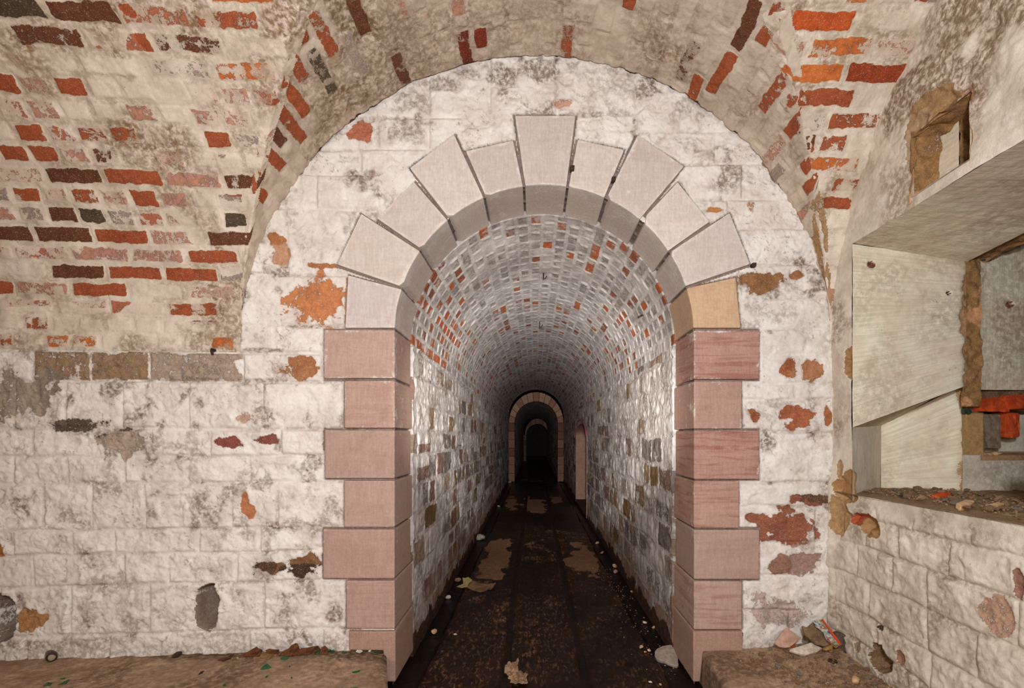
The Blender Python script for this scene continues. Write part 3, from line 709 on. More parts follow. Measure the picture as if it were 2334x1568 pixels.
def inner_arch(name, yf, dep, x0, x1, zs, zc_out, xo0, xo1, zo_c, ro, label, nv=11, nj=6, cols=None):
    """a distant arch: jamb blocks and wedge stones between the opening and the passage wall"""
    root = empty(name, ((x0 + x1) / 2, yf, 0), label, 'archway')
    xc, r = (x0 + x1) / 2, (x1 - x0) / 2
    def prism(nm, pts, col, bed):
        bm = bmesh.new()
        f = [bm.verts.new((x - root.location.x, 0, z)) for x, z in pts]; b = [bm.verts.new((x - root.location.x, dep, z)) for x, z in pts]
        bm.faces.new(f); bm.faces.new(b[::-1])
        for k in range(len(f)): bm.faces.new((f[k - 1], f[k], b[k], b[k - 1]))
        bmesh.ops.recalc_face_normals(bm, faces=bm.faces)
        bmesh.ops.bevel(bm, geom=list(bm.edges), offset=.006, segments=1, affect='EDGES')
        me = bpy.data.meshes.new(nm); bm.to_mesh(me); bm.free(); nv_ = len(me.vertices)
        me.attributes.new('paint', 'FLOAT', 'POINT').data.foreach_set('value', np.full(nv_, .12, np.float32))
        me.attributes.new('grime_shade', 'FLOAT', 'POINT').data.foreach_set('value', np.full(nv_, bed, np.float32))
        c = np.ones((nv_, 4), np.float32); c[:, :3] = col
        me.attributes.new('under', 'FLOAT_COLOR', 'POINT').data.foreach_set('color', c.ravel())
        link(nm, me, M['sandstone'], root)
    zl = np.linspace(0, zs, nj + 1); rj = random.Random(5)
    for k in range(nj):
        for (a, b) in ((xo0 - .02, x0), (x1, xo1 + .02)):
            cc = A(122, 84, 66) if rj.random() < .6 else A(150, 112, 92)
            prism('jamb_block', [(a, zl[k] + .003), (b, zl[k] + .003), (b, zl[k + 1] - .003), (a, zl[k + 1] - .003)], cc, .5)
    for k in range(nv):
        a0, a1 = math.pi * k / nv + .006, math.pi * (k + 1) / nv - .006
        aa = np.linspace(a0, a1, 5)
        pts = [(xc + r * math.cos(t), zs + r * math.sin(t)) for t in aa] + [(xc + ro * math.cos(t), zs + (zc_out - zs) * math.sin(t)) for t in aa[::-1]]
        prism('voussoir', pts, A(186, 148, 124) if k % 3 else A(168, 122, 98), .3)
    return root
inner_arch('stone_archway', Y2, .30, X2L, X2R, Z2, CZ + 1.075, XL, XR, 0, TR - .01, 'smaller stone arch of brown blocks deep inside the passage', 13, 7)
inner_arch('stone_archway', Y3, .35, -.36, .62, CZ + .05, CZ + .78, X2L, X2R, 0, R2 + .02, 'farthest dim stone arch seen at the dark end of the passage', 9, 5)
def flat(x0, x1, z0, z1, y):
    def fn(U, V): return dict(P=xyz(U, y - .02 * fbm(U, V, 5, 4, 91), V), paint=.1, grime_shade=.5, under=A(70, 64, 54), uv=(U, V))
    return fn
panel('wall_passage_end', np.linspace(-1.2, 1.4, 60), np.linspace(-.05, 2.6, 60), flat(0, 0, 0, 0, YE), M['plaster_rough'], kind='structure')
panel('wall_passage_left_end', np.arange(Y3 + .3, YE + .1, .06), np.linspace(-.03, 1.4, 50), stone_side(-1, 331, Y3, YE, -.5), M['tunnel_stone'], kind='structure')
panel('wall_passage_right_end', np.arange(Y3 + .3, YE + .1, .06), np.linspace(-.03, 1.4, 50), stone_side(1, 351, Y3, YE, .8), M['tunnel_stone'], kind='structure')
def end_vault(U, V):
    th = V; return dict(P=xyz(.15 + .66 * np.cos(th), U, 1.38 + .66 * np.sin(th)), paint=.9, grime_shade=.5, under=A(140, 120, 100), flip=True)
panel('ceiling_passage_end', np.linspace(Y3 + .2, YE, 40), np.linspace(0, math.pi, 40), end_vault, M['brick_grey'], kind='structure')

# niche in the right passage wall
def niche_shell():
    c, w, dp = (NY0 + NY1) / 2, (NY1 - NY0) / 2, .46
    prof = [(NY0, .0)] + [(NY0, z) for z in np.linspace(.05, NSZ, 20)]
    prof += [(c - w * math.cos(t), NSZ + (NTZ - NSZ) * math.sin(t)) for t in np.linspace(0, math.pi, 40)[1:-1]]
    prof += [(NY1, z) for z in np.linspace(NSZ, 0, 21)]
    prof = np.array(prof)
    def fn(U, V):
        i = np.clip(U.astype(int), 0, len(prof) - 1)
        y, z = prof[i, 0], prof[i, 1]
        nz = (fbm(y + z, V, 8, 4, 95) - .5) * .012
        return dict(P=xyz(XR - .012 + V, y + nz * np.sign(c - y), z), paint=.3 + 0 * U, grime_shade=.3 + .3 * (z < .3), under=A(160, 124, 108))
    panel('wall_niche_sides', np.arange(len(prof)), np.linspace(0, dp, 30), fn, M['plaster_rough'], kind='structure')
    def bk(U, V): return dict(P=xyz(XR + dp - .02 - .01 * fbm(U, V, 6, 4, 96), U, V), paint=.3, grime_shade=.4, under=A(150, 120, 104), flip=True)
    def fl(U, V): return dict(P=xyz(V, U, .03 + .01 * fbm(U, V, 8, 3, 97)), paint=.2, grime_shade=.5, under=A(70, 48, 32))
    panel('floor_niche', np.linspace(NY0 - .03, NY1 + .03, 40), np.linspace(XR - .02, XR + dp + .02, 16), fl, M['plaster_rough'], kind='structure')
    panel('wall_niche_back', np.linspace(NY0 - .05, NY1 + .05, 60), np.linspace(-.05, NTZ + .05, 50), bk, M['plaster_rough'], kind='structure')
niche_shell()
# pink sprayed line round the niche head
def tube(name, pts, rad, mat, parent=None, seg=6, **props):
    bm = bmesh.new(); rings = []
    pts = [Vector(p) for p in pts]
    for k, p in enumerate(pts):
        t = (pts[min(k + 1, len(pts) - 1)] - pts[max(k - 1, 0)]).normalized()
        a = t.orthogonal().normalized(); b = t.cross(a)
        r = rad[k] if hasattr(rad, '__len__') else rad
        rings.append([bm.verts.new(p + (a * math.cos(q) + b * math.sin(q)) * r) for q in np.linspace(0, 2 * math.pi, seg, endpoint=False)])
    for r0, r1 in zip(rings[:-1], rings[1:]):
        for k in range(seg): bm.faces.new((r0[k], r0[(k + 1) % seg], r1[(k + 1) % seg], r1[k]))
    bm.faces.new(rings[0][::-1]); bm.faces.new(rings[-1])
    bmesh.ops.recalc_face_normals(bm, faces=bm.faces)
    me = bpy.data.meshes.new(name); bm.to_mesh(me); bm.free()
    for p in me.polygons: p.use_smooth = True
    return link(name, me, mat, parent, **props)

# ------------------------------------------------------------------ floors
def passage_floor(U, V):
    x, y = U, V
    n = fbm(x, y, 3, 4, 401)
    gl = np.minimum(x - XL, XR - x)                       # distance to the nearest wall
    gut = (1 - sst(.10, .13, gl + (n - .5) * .03))
    g1, g2 = -.345 + .01 * np.sin(y * 2), .335 + .01 * np.sin(y * 1.7 + 1)
    if True:
        rl = np.minimum(np.abs(x + .14 - .0), np.abs(x - .235))
    groove = 1 - sst(.012, .026, rl + (fbm(x, y, 12, 3, 402) - .5) * .014)
    h = -.03 * gut - .012 * groove * sst(.45, .6, fbm(x, y, 1.3, 2, 403) + .18) + (n - .5) * .016 + (fbm(x, y, 30, 3, 404) - .5) * .006
    joint = np.abs(((y + .35 * (x > 0)) % 1.35) - .02) < .008
    h = h - .006 * joint
    px = VX + F * x / np.clip(y, .3, None); py = VY + F * CZ / np.clip(y, .3, None)
    def e(y0, y1, x0, x1, st):
        cx, cy, rx, ry = (x0 + x1) / 2, (y0 + y1) / 2, (x1 - x0) / 2, (y1 - y0) / 2
        r = (np.abs((x - cx) / rx) ** 3 + np.abs((y - cy) / ry) ** 3) ** .3333 + (fbm(x, y * .6, 7, 5, 405) - .5) * 1.5
        return st * (1 - sst(.7, 1.15, r))
    dry = .12 + .32 * sst(.45, .7, fbm(x, y * .6, 2.2, 4, 406))
    for q in [(3.75, 5.15, -.48, -.22, .95), (3.7, 5.0, .30, .56, .95), (7.3, 8.8, -.5, -.27, .85), (7.0, 8.8, -.2, .18, .95), (8.0, 8.8, .26, .5, .8), (11.2, 12.6, -.4, .3, .5), (2.2, 2.75, -.14, .12, .40), (5.2, 6.6, -.16, .2, .35), (3.1, 3.5, -.5, -.3, .45), (2.5, 3.3, .3, .55, .35)]:
        dry = np.maximum(dry, e(*q))
    dry = dry * (1 - gut * .95) * (1 - groove * .8)
    grime_shade = np.clip(gut * .85 + .7 * sst(.5, .65, fbm(x, y * .7, 1.6, 3, 407)) + .7 * groove, 0, 1)
    for (yy0, yy1) in ((5.5, 7.1), (8.9, 12)):
        grime_shade = np.maximum(grime_shade, .95 * sst(yy0, yy0 + .3, y) * (1 - sst(yy1 - .3, yy1, y)) * sst(.32, .42, fbm(x, y, 2, 3, 408)))
    dry = dry * np.where(grime_shade > .9, .3, 1)
    return dict(P=xyz(x, y, h), paint=dry, grime_shade=grime_shade, under=(0, 0, 0))
panel('floor', np.arange(XL - .06, XR + .06, .0085), np.concatenate([np.linspace(-.4, 1.6, 40)[:-1], ysamples(1.6, YE, .008, 1.5)]), passage_floor, M['wet_floor'], kind='structure')

def platform(side):
    # profile runs from the room side over a worn rounded edge down to the passage floor
    r = .022
    prof = [(-o, 0) for o in (list(np.linspace(3.0, 1.6, 30)) + list(np.arange(1.6, r, -.0065)))]
    prof += [(-r + r * math.sin(t), -r + r * math.cos(t)) for t in np.linspace(0, math.pi / 2, 7)]
    prof += [(0, -z) for z in np.linspace(r, PLAT + .02, 22)[1:]]
    prof = np.array(prof); L = len(prof)
    def fn(U, V):
        i = U.astype(int); o, dz = prof[i, 0], prof[i, 1]; y = V
        if side < 0:
            ex = np.interp(y, [-.5, 1.86, 2.12, 2.30], [-.50, -.562, -.655, -.70]); x = ex + o
        else:
            ex = np.interp(y, [-.5, 1.86, 2.12, 2.30], [.745, .747, .757, .77]); x = ex - o
        n = (fbm(x, y, 2.5, 4, 421) - .5) * .018 + (fbm(x, y, 22, 4, 422) - .5) * .007
        top = dz > -r
        z = PLAT + dz + np.where(top, n, n * np.clip(1 + dz / PLAT, 0, 1))
        z = z - .01 * (1 - sst(.0, .10, -o))
        if side > 0:
            pile = sst(.2, .0, np.abs(x - 1.28) * .5 + np.clip(D - .05 - y, 0, 9) * .12) * .035
            z = z + np.where(top, pile, 0)
        wx = x + (fbm(x, y, 6, 3, 423) - .5) * .012 * (dz < -.01)
        dirt = 1 - sst(.02, .12, D - y + (fbm(x, y, 7, 3, 424) - .5) * .1)
        return dict(P=xyz(wx, y, z), paint=1., grime_shade=np.clip(.2 + .8 * dirt * (side < 0) + .5 * sst(.5, .7, fbm(x, y, 4, 4, 425)), 0, 1), under=(0, 0, 0), flip=side > 0)
    panel('floor_platform_' + ('left' if side < 0 else 'right'), np.arange(L), np.concatenate([np.linspace(-.5, 1.5, 40)[:-1], np.arange(1.5, 2.31, .0065)]), fn, M['platform'], kind='structure')
platform(-1); platform(1)

# ------------------------------------------------------------------ right side wall with its gun opening
ZLIN = CZ + .817; YJ = 2.05; YN = 1.27; ZSILL = CZ - .245
XB = 1.84
def e_open(y, z):                     # the splayed opening in the face of the side wall
    up = (z < ZLIN) & (z >= CZ + .03) & (y < YJ) & (y > YN - .25)
    lowz = (z < CZ + .03) & (z > ZSILL) & (y < YJ) & (y > YN)
    return up | lowz
PY0, PY1 = on_x(2210, 400, RWX)[1], on_x(2084, 400, RWX)[1]
PZ0, PZ1 = CZ + .835, CZ + 1.07
def putlog(y, z): return (y > PY0) & (y < PY1) & (z > PZ0 + .02) & (z < PZ1)
SW = []
def side_rows():
    zs = [CZ + (VY - v) / F * 1.336 for v in (1205, 1268, 1372, 1484, 1590, 1700)]
    zs = [ZSILL + .0, CZ - .335, CZ - .458, CZ - .595, CZ - .735, CZ - .86, -.1]
    r = random.Random(12)
    for a, b in zip(zs[:-1], zs[1:]):
        y = 2.25 - r.uniform(0, .12)
        while y > .5:
            L = r.uniform(.16, .34); SW.append((y - L, y, b, a, r.random())); y -= L
    for a, b in ((CZ + 1.36, CZ + 1.10), (CZ + 1.10, ZLIN), (CZ + 2.0, CZ + 1.36)):
        y = 2.25 - r.uniform(.1, .3)
        while y > .3:
            L = r.uniform(.4, .7); SW.append((y - L, y, b, a, r.random())); y -= L
side_rows()
def side_wall(U, V):
    y, z = U, V; n, m = y.shape
    yy = y + (fbm(y, z, 5, 3, 501) - .5) * .03; zz = z + (fbm(y, z, 5, 3, 502) - .5) * .025
    d = np.zeros((n, m)); rid = np.zeros((n, m))
    for (a, b, c, e, r) in SW:
        dd = np.minimum(np.minimum(yy - a, b - yy), np.minimum(zz - c, e - zz)); k = dd > d
        d = np.where(k, dd, d); rid = np.where(k, r, rid)
    lower = z < ZSILL + .01
    edge = sst(.002, .018, d)
    rel = edge * ((fbm(y + rid * 7, z, 11, 5, 503) - .46) * .020 + (.5 - np.abs(fbm(y + rid * 5, z, 16, 4, 504) - .5) * 2) * .010) - (1 - sst(.002, .006, d)) * .004
    rel = rel + (fbm(y, z, 40, 3, 505) - .5) * .006
    smooth = (fbm(y, z, 4, 4, 506) - .5) * .014 + (fbm(y, z, 30, 3, 507) - .5) * .003
    t = sst(ZSILL - .03, ZSILL - .09, z)
    upper = sst(ZLIN + .16, ZLIN + .45, z + (2.2 - y) * .25 + (fbm(y, z, 4, 3, 515) - .5) * .2)
    h = smooth * (1 - t) + rel * t + upper * (rel * .35 + (fbm(y, z, 9, 5, 508) - .5) * .03)
    grime_shade = .2 + .55 * sst(.5, .72, fbm(y, z, 5, 5, 509)) + 1.0 * upper * sst(.42, .58, fbm(y * 1.2, z, 6, 5, 510)) + .5 * (1 - edge) * t * sst(.45, .6, fbm(y, z, 6, 3, 511))
    paint = 1.02 - .12 * sst(.55, .7, fbm(y, z, 6, 4, 512)); under = np.empty((n, m, 3)); under[:] = A(168, 124, 78)
    pits = []
    def pit(px, py, rx, ry, dep, col, st=1., w=.8):
        nonlocal h, paint, under
        x_, y_, z_ = on_x(px, py, RWX); k = y_ / F
        x2, y2, _ = on_x(px + rx, py, RWX); ry_m = abs(y2 - y_)
        r = np.sqrt(((y - y_) / ry_m) ** 2 + ((z - z_) / (ry * k)) ** 2) + (fbm(y, z, 16, 4, 520 + int(px)) - .5) * w
        q = 1 - sst(.75, 1.05, r)
        h = h - q * dep * (.7 + .6 * fbm(y, z, 30, 3, 521)); paint = np.where(r < 1.0, np.minimum(paint, 1 - st), paint); under = np.where((r < 1.2)[..., None], col, under)
    MORT = A(170, 130, 84)
    pit(1950, 820, 26, 44, .02, A(160, 124, 80)); pit(1930, 1110, 36, 40, .018, A(166, 126, 78)); pit(1915, 1170, 22, 46, .016, A(176, 140, 96)); pit(1968, 1186, 28, 18, .02, A(172, 84, 48)); pit(1985, 1205, 20, 22, .02, MORT)
    pit(1912, 1070, 8, 22, .008, A(176, 144, 104)); pit(2003, 1500, 24, 32, .07, A(126, 98, 68)); pit(2325, 1330, 14, 40, .008, A(150, 110, 92), .9)
    pit(2008, 1432, 6, 6, .02, A(70, 54, 42), 1, .3); pit(1955, 1475, 6, 12, .008, A(150, 128, 106), .8); pit(2055, 1500, 9, 16, .01, A(150, 110, 88), .9)
    pit(2120, 250, 60, 40, .014, A(164, 130, 88), .95); pit(2195, 232, 26, 10, .008, A(160, 138, 108), .9); pit(2095, 290, 22, 34, .012, A(176, 146, 112), .9); pit(2075, 350, 10, 50, .012, A(164, 136, 104), .9)
    pit(2270, 1400, 40, 50, .004, A(186, 150, 122), .62)
    low = sst(PLAT + .18, PLAT + .0, z + (fbm(y, z, 5, 3, 513) - .5) * .1)
    grime_shade = np.clip(grime_shade + .4 * low, 0, 1)
    x = RWX - h
    # the old corner bulges where two coats of plaster meet
    x = x - .02 * np.exp(-((y - 2.2) / .035) ** 2) * sst(ZSILL + .1, ZSILL, z)
    keep = ~(e_open(y, z) | putlog(y, z))
    zv = ZS + zmain(y, np.full_like(y, 1.2)); keep &= (z < np.maximum(zv, ZS) + .03)
    return dict(P=xyz(x, y, z), paint=paint, grime_shade=np.clip(grime_shade, 0, 1), under=under, keep=keep, uv=(z, y), flip=True)
yr = np.concatenate([np.linspace(-.45, 1.15, 50)[:-1], np.arange(1.15, 2.225, .0045)])
panel('wall_right', yr, np.arange(PLAT - .05, 2.95, .0045), side_wall, M['plaster_rough'], kind='structure')

def quad(name, c00, c10, c11, c01, step, amp, mat, extra=None, seed=0, streak_u=True, flip=False, parent=None, **props):
    """rough sheet between four corners"""
    c = [np.array(q, float) for q in (c00, c10, c11, c01)]
    nu = max(2, int(max(np.linalg.norm(c[1] - c[0]), np.linalg.norm(c[2] - c[3])) / step)); nv = max(2, int(max(np.linalg.norm(c[3] - c[0]), np.linalg.norm(c[2] - c[1])) / step))
    nrm = np.cross(c[1] - c[0], c[3] - c[0]); nrm /= np.linalg.norm(nrm)
    cam = np.array([0, 0, CZ]);
    if np.dot(cam - c[0], nrm) < 0: nrm = -nrm
    LU, LV = np.linalg.norm(c[1] - c[0]), np.linalg.norm(c[3] - c[0])
    def fn(U, V):
        u, v = U[..., None], V[..., None]
        P = c[0] * (1 - u) * (1 - v) + c[1] * u * (1 - v) + c[2] * u * v + c[3] * (1 - u) * v
        a, b = U * LU, V * LV
        h = (fbm(a, b, 5, 4, 600 + seed) - .5) * amp * 2 + (fbm(a, b, 34, 3, 601 + seed) - .5) * amp * .5
        dct = dict(paint=np.full(U.shape, 1.02) - .14 * sst(.5, .7, fbm(a, b, 6, 4, 602 + seed)), grime_shade=.1 + .22 * sst(.5, .7, fbm(a, b, 6, 5, 603 + seed)), under=np.broadcast_to(A(178, 140, 98), U.shape + (3,)).copy(), h=h, a=a, b=b)
        if extra: extra(dct, U, V)
        dct['P'] = P + dct['h'][..., None] * nrm; dct['uv'] = (a, b) if streak_u else (b, a); dct['flip'] = flip
        return dct
    return panel(name, np.linspace(0, 1, nu), np.linspace(0, 1, nv), fn, mat, parent, **props)

RVX1 = XB
PB = lambda px, py: on_y(px, py, YJ)
# far reveal of the opening: brushed plaster, lower edge rising outwards
def holes(lst, c0, c1):
    def ex(d, U, V):
        for (u, v, r, dep, col, st) in lst:
            q = np.sqrt(((d['a'] - u)) ** 2 + ((d['b'] - v)) ** 2) / r + (fbm(d['a'], d['b'], 60, 3, 77) - .5) * .5
            k = 1 - sst(.7, 1.05, q); d['h'] = d['h'] - k * dep
            d['paint'] = np.where(q < 1.05, np.minimum(d['paint'], 1 - st), d['paint']); d['under'] = np.where((q < 1.2)[..., None], col, d['under'])
    return ex
zA0, zA1 = CZ + .037, CZ + .216        # lower edge of the upper slab, near and far
zT0, zT1 = ZLIN + .0, CZ + .742
upx, upz = (1990 - VX) * YJ / F, CZ + (VY - 588) * YJ / F
def rev_extra(d, U, V):
    holes([(upx - RWX, upz - zA0 - .02, .016, .02, A(112, 66, 44), 1.), (XB - .05 - RWX, CZ + (VY - 630) * YJ / F - zA0 - .06, .012, .03, A(60, 46, 36), 1.)], 0, 0)(d, U, V)
    rim = 1 - sst(.0, .03, (1 - U) * .49 + (fbm(d['a'], d['b'], 14, 4, 78) - .5) * .05)
    d['paint'] = d['paint'] - .8 * rim; d['h'] = d['h'] - .006 * rim
    gx = sst(.45, .62, fbm(d['a'], d['b'], 5, 4, 79)) * .35 * U; d['grime_shade'] = d['grime_shade'] + gx
quad('wall_reveal_upper', (RWX, YJ, zA0), (XB, YJ, zA1), (XB, YJ, zT1), (RWX, YJ, zT0), .005, .004, M['plaster'], rev_extra, 1, True, kind='structure')
# sloping soffit under the lintel
def sof_extra(d, U, V):
    d['grime_shade'] = d['grime_shade'] + .12 * sst(.4, .6, fbm(d['a'] * .5, d['b'] * 6, 5, 4, 81))
quad('ceiling_reveal', (RWX, YJ + .004, ZLIN + .002), (XB, YJ + .004, zT1), (XB + .10, YN - .3, CZ + .90), (RWX, YN - .3, ZLIN + .002), .005, .005, M['plaster'], sof_extra, 2, True, kind='structure')
# broken edge and rough mortar at the back of the soffit
def rough_extra(d, U, V):
    d['paint'][:] = .12 + .25 * fbm(d['a'], d['b'], 10, 3, 84); d['under'][:] = np.where((fbm(d['a'], d['b'], 7, 3, 85) > .62)[..., None], A(196, 146, 100), A(150, 112, 68)); d['grime_shade'] = d['grime_shade'] + .3
    d['h'] = d['h'] + (fbm(d['a'], d['b'], 22, 5, 86) - .5) * .035
quad('ceiling_reveal_broken', (XB - .01, YJ + .004, zT1 + .012), (XB + .11, YJ + .06, zT1 + .01), (XB + .25, YN - .3, CZ + .93), (XB + .08, YN - .3, CZ + .91), .005, .008, M['plaster_rough'], rough_extra, 3, kind='structure')
quad('wall_reveal_mortar', (XB - .012, YJ + .012, zA1 - .09), (XB + .068, YJ + .012, zA1 - .09), (XB + .068, YJ + .012, zT1 + .04), (XB - .012, YJ + .012, zT1 + .04), .005, .006, M['plaster_rough'], rough_extra, 4, kind='structure')
def grey_extra(d, U, V):
    d['grime_shade'] = d['grime_shade'] + .35
    holes([(.175, .37, .014, .02, A(110, 60, 40), 1.)], 0, 0)(d, U, V)
quad('wall_reveal_inner', (XB + .05, YJ + .03, CZ + .20), (XB + 1.0, YJ + .10, CZ + .20), (XB + 1.0, YJ + .10, CZ + 1.0), (XB + .05, YJ + .03, CZ + 1.0), .007, .004, M['plaster'], grey_extra, 5, False, kind='structure')
# lower splayed recess below the slab
XS, YS_ = 1.652, 2.30
quad('wall_recess_side', (RWX, YJ, ZSILL - .03), (XS, YS_, ZSILL - .03), (XS, YS_, CZ + .05), (RWX, YJ, zA0), .005, .003, M['plaster'], None, 6, False, kind='structure')
XE, YE2 = 1.90, 2.12
def low_extra(d, U, V):
    rim = 1 - sst(.0, .05, (1 - U) * .3 + (fbm(d['a'], d['b'], 12, 4, 88) - .5) * .07)
    d['paint'] = d['paint'] - .85 * rim; d['under'][:] = A(180, 142, 92)
quad('wall_recess_back', (XS, YS_, ZSILL - .03), (XE, YE2, ZSILL - .03), (XE, YE2, CZ + .235), (XS, YS_, CZ + .05), .005, .003, M['plaster'], low_extra, 7, True, kind='structure')
quad('ceiling_recess', (RWX, YJ, zA0), (XB, YJ, zA1), (XE, YE2 + .02, CZ + .235), (XS, YS_, CZ + .05), .005, .003, M['plaster'], None, 8, True, kind='structure')
# beyond it: mortar strip, broken brick edge, hollow
def hollow(d, U, V):
    a, b = d['a'], d['b']
    z = ZSILL - .03 + b
    pitm = sst(0, .012, a - .10) * sst(0, .012, z - (CZ - .085)) * sst(0, .012, (CZ + .115) - z)
    d['h'] = d['h'] - .10 * pitm
    strip = (a < .10) & (z > CZ - .085) & (z < CZ + .17)
    d['paint'] = np.where(strip | (np.abs(z - CZ + .09) < .02) & (a > .08), .2, d['paint']); d['under'] = np.where(strip[..., None], A(184, 146, 96), d['under'])
    top = z > CZ + .10
    d['paint'] = np.where(top, .15, d['paint']); d['under'] = np.where(top[..., None], A(120, 92, 66), d['under']); d['h'] = d['h'] + np.where(top, (fbm(a, b, 20, 4, 89) - .4) * .03, 0)
    d['grime_shade'] = d['grime_shade'] + .2
quad('wall_recess_inner', (XE - .02, YE2, ZSILL - .03), (XE + .95, YE2 + .02, ZSILL - .03), (XE + .95, YE2 + .02, CZ + .25), (XE - .02, YE2, CZ + .25), .006, .004, M['plaster_rough'], hollow, 9, True, kind='structure')
# sill
def sill_extra(d, U, V):
    d['paint'][:] = .15 + .3 * sst(.04, .0, U); d['under'][:] = A(150, 124, 92)
    d['h'] = d['h'] + .018 * fbm(d['a'], d['b'], 14, 4, 90) * sst(.0, .12, U) - .004; d['grime_shade'] = d['grime_shade'] + .3
quad('floor_sill', (RWX - .004, YS_ + .05, ZSILL), (XE + .95, YS_ + .05, ZSILL), (XE + .95, YN - .1, ZSILL), (RWX - .004, YN - .1, ZSILL), .008, .004, M['plaster_rough'], sill_extra, 10, kind='structure')
quad('wall_reveal_near', (RWX, YN, ZSILL - .02), (XE + .9, YN + .02, ZSILL - .02), (XE + .9, YN + .02, CZ + .06), (RWX, YN, CZ + .04), .02, .004, M['plaster'], None, 11, kind='structure')
# square hole above the lintel
def hole_box():
    b0, b1 = PY0 - .01, PY1 + .01; bm_ = b0 + (b1 - b0) * .60; d1, d2 = .085, .40
    quad('wall_hole_far', (RWX - .004, b1, PZ0), (RWX + d1 + .02, b1 - .02, PZ0), (RWX + d1 + .02, b1 - .02, PZ1 + .02), (RWX - .004, b1, PZ1 + .02), .005, .008, M['plaster_rough'], rough_extra, 12, kind='structure')
    quad('wall_hole_near', (RWX - .004, b0, PZ0), (RWX + d2, b0, PZ0), (RWX + d2, b0, PZ1 + .02), (RWX - .004, b0, PZ1 + .02), .006, .006, M['plaster_rough'], rough_extra, 13, kind='structure')
    quad('ceiling_hole', (RWX - .004, b0, PZ1 + .005), (RWX + d2, b0, PZ1 - .03), (RWX + d2, b1, PZ1 - .03), (RWX - .004, b1, PZ1 + .005), .006, .008, M['plaster_rough'], rough_extra, 14, kind='structure')
    quad('floor_hole', (RWX - .004, b0, PZ0 + .022), (RWX + d2, b0, PZ0 + .01), (RWX + d2, b1, PZ0 + .01), (RWX - .004, b1, PZ0 + .022), .006, .004, M['plaster_rough'], None, 15, kind='structure')
    def pale(d, U, V): d['paint'][:] = 1.0; d['grime_shade'] = d['grime_shade'] + .1
    quad('wall_hole_back', (RWX + d1, bm_, PZ0), (RWX + d1, b1, PZ0), (RWX + d1, b1, PZ1), (RWX + d1, bm_, PZ1), .006, .004, M['plaster'], pale, 16, kind='structure')
    quad('wall_hole_slot', (RWX + d1, bm_, PZ0), (RWX + d2, bm_ + .01, PZ0), (RWX + d2, bm_ + .01, PZ1), (RWX + d1, bm_, PZ1), .008, .004, M['plaster_rough'], rough_extra, 18, kind='structure')
    quad('wall_hole_end', (RWX + d2 - .02, b0, PZ0), (RWX + d2 - .02, bm_ + .02, PZ0), (RWX + d2 - .02, bm_ + .02, PZ1), (RWX + d2 - .02, b0, PZ1), .01, .004, M['plaster_rough'], rough_extra, 19, kind='structure')
hole_box()
# the room behind the camera
quad('wall_rear', (-3.6, D - 2 * RM + .0, -.1), (RWX + .1, D - 2 * RM, -.1), (RWX + .1, D - 2 * RM, ZS + .02), (-3.6, D - 2 * RM, ZS + .02), .06, .01, M['stone_wash'], None, 17, kind='structure')

# ------------------------------------------------------------------ loose things
def zplat(x, y, side):
    a, b = np.array([[x]]), np.array([[y]])
    z = PLAT + float((fbm(a, b, 2.5, 4, 421) - .5)[0, 0]) * .018 + float((fbm(a, b, 22, 4, 422) - .5)[0, 0]) * .007
    if side > 0: z += float(sst(.2, .0, np.array(abs(x - 1.28) * .5 + max(0, min(9, D - .05 - y)) * .12))) * .035
    return z
def zfloor(x, y): 
    d = passage_floor(np.array([[x]]), np.array([[y]])); return float(d['P'][0, 0, 2])
def hit(px, py, where):
    """the point of the ground seen at this place of the photograph"""
    z = PLAT if where in ('pl', 'pr') else ZSILL if where == 's' else 0.
    for _ in range(3):
        x, y, _z = on_z(px, py, z)
        z = zplat(x, y, -1) if where == 'pl' else zplat(x, y, 1) if where == 'pr' else ZSILL + .012 if where == 's' else zfloor(x, y)
    return Vector((x, y, z))
def finish(name, bm, loc, mat, label, cat, group, smooth=False, parent=None):
    bmesh.ops.recalc_face_normals(bm, faces=bm.faces)
    me = bpy.data.meshes.new(name); bm.to_mesh(me); bm.free()
    if smooth:
        for p in me.polygons: p.use_smooth = True
    o = link(name, me, mat, parent)
    if parent is None:
        o.location = loc; o['label'] = label; o['category'] = cat
        if group: o['group'] = group
    return o
def rock_bm(dim, seed, sub=2, nplanes=9):
    r = random.Random(seed); bm = bmesh.new(); bmesh.ops.create_icosphere(bm, subdivisions=sub, radius=1)
    pl = []
    for _ in range(nplanes):
        v = Vector((r.gauss(0, 1), r.gauss(0, 1), r.gauss(0, 1))).normalized(); pl.append((v, r.uniform(.55, .85)))
    for v in bm.verts:
        c = v.co.copy(); s = 1.
        for nrm, dd in pl:
            q = c.dot(nrm)
            if q > 1e-4: s = min(s, dd / q)
        v.co = Vector((c.x * dim[0], c.y * dim[1], c.z * dim[2])) * s * (1 + r.uniform(-.03, .03))
    a = r.uniform(0, 6.28); tl = r.uniform(-.25, .25)
    for v in bm.verts:
        x, y, z = v.co; x, y = x * math.cos(a) - y * math.sin(a), x * math.sin(a) + y * math.cos(a); v.co = (x, y, z + x * tl)
    mz = min(v.co.z for v in bm.verts)
    for v in bm.verts: v.co.z -= mz
    return bm
def rock(name, px, py, where, wpx, mat, label, cat='stone', group=None, flat=.55, seed=1, sub=3, sink=.15):
    p = hit(px, py, where); k = p.y / F * wpx / 2 * 1.2
    bm = rock_bm((k, k * .8, k * flat), seed, sub)
    p.z -= k * flat * sink
    return finish(name, bm, p, M[mat], label, cat, group)
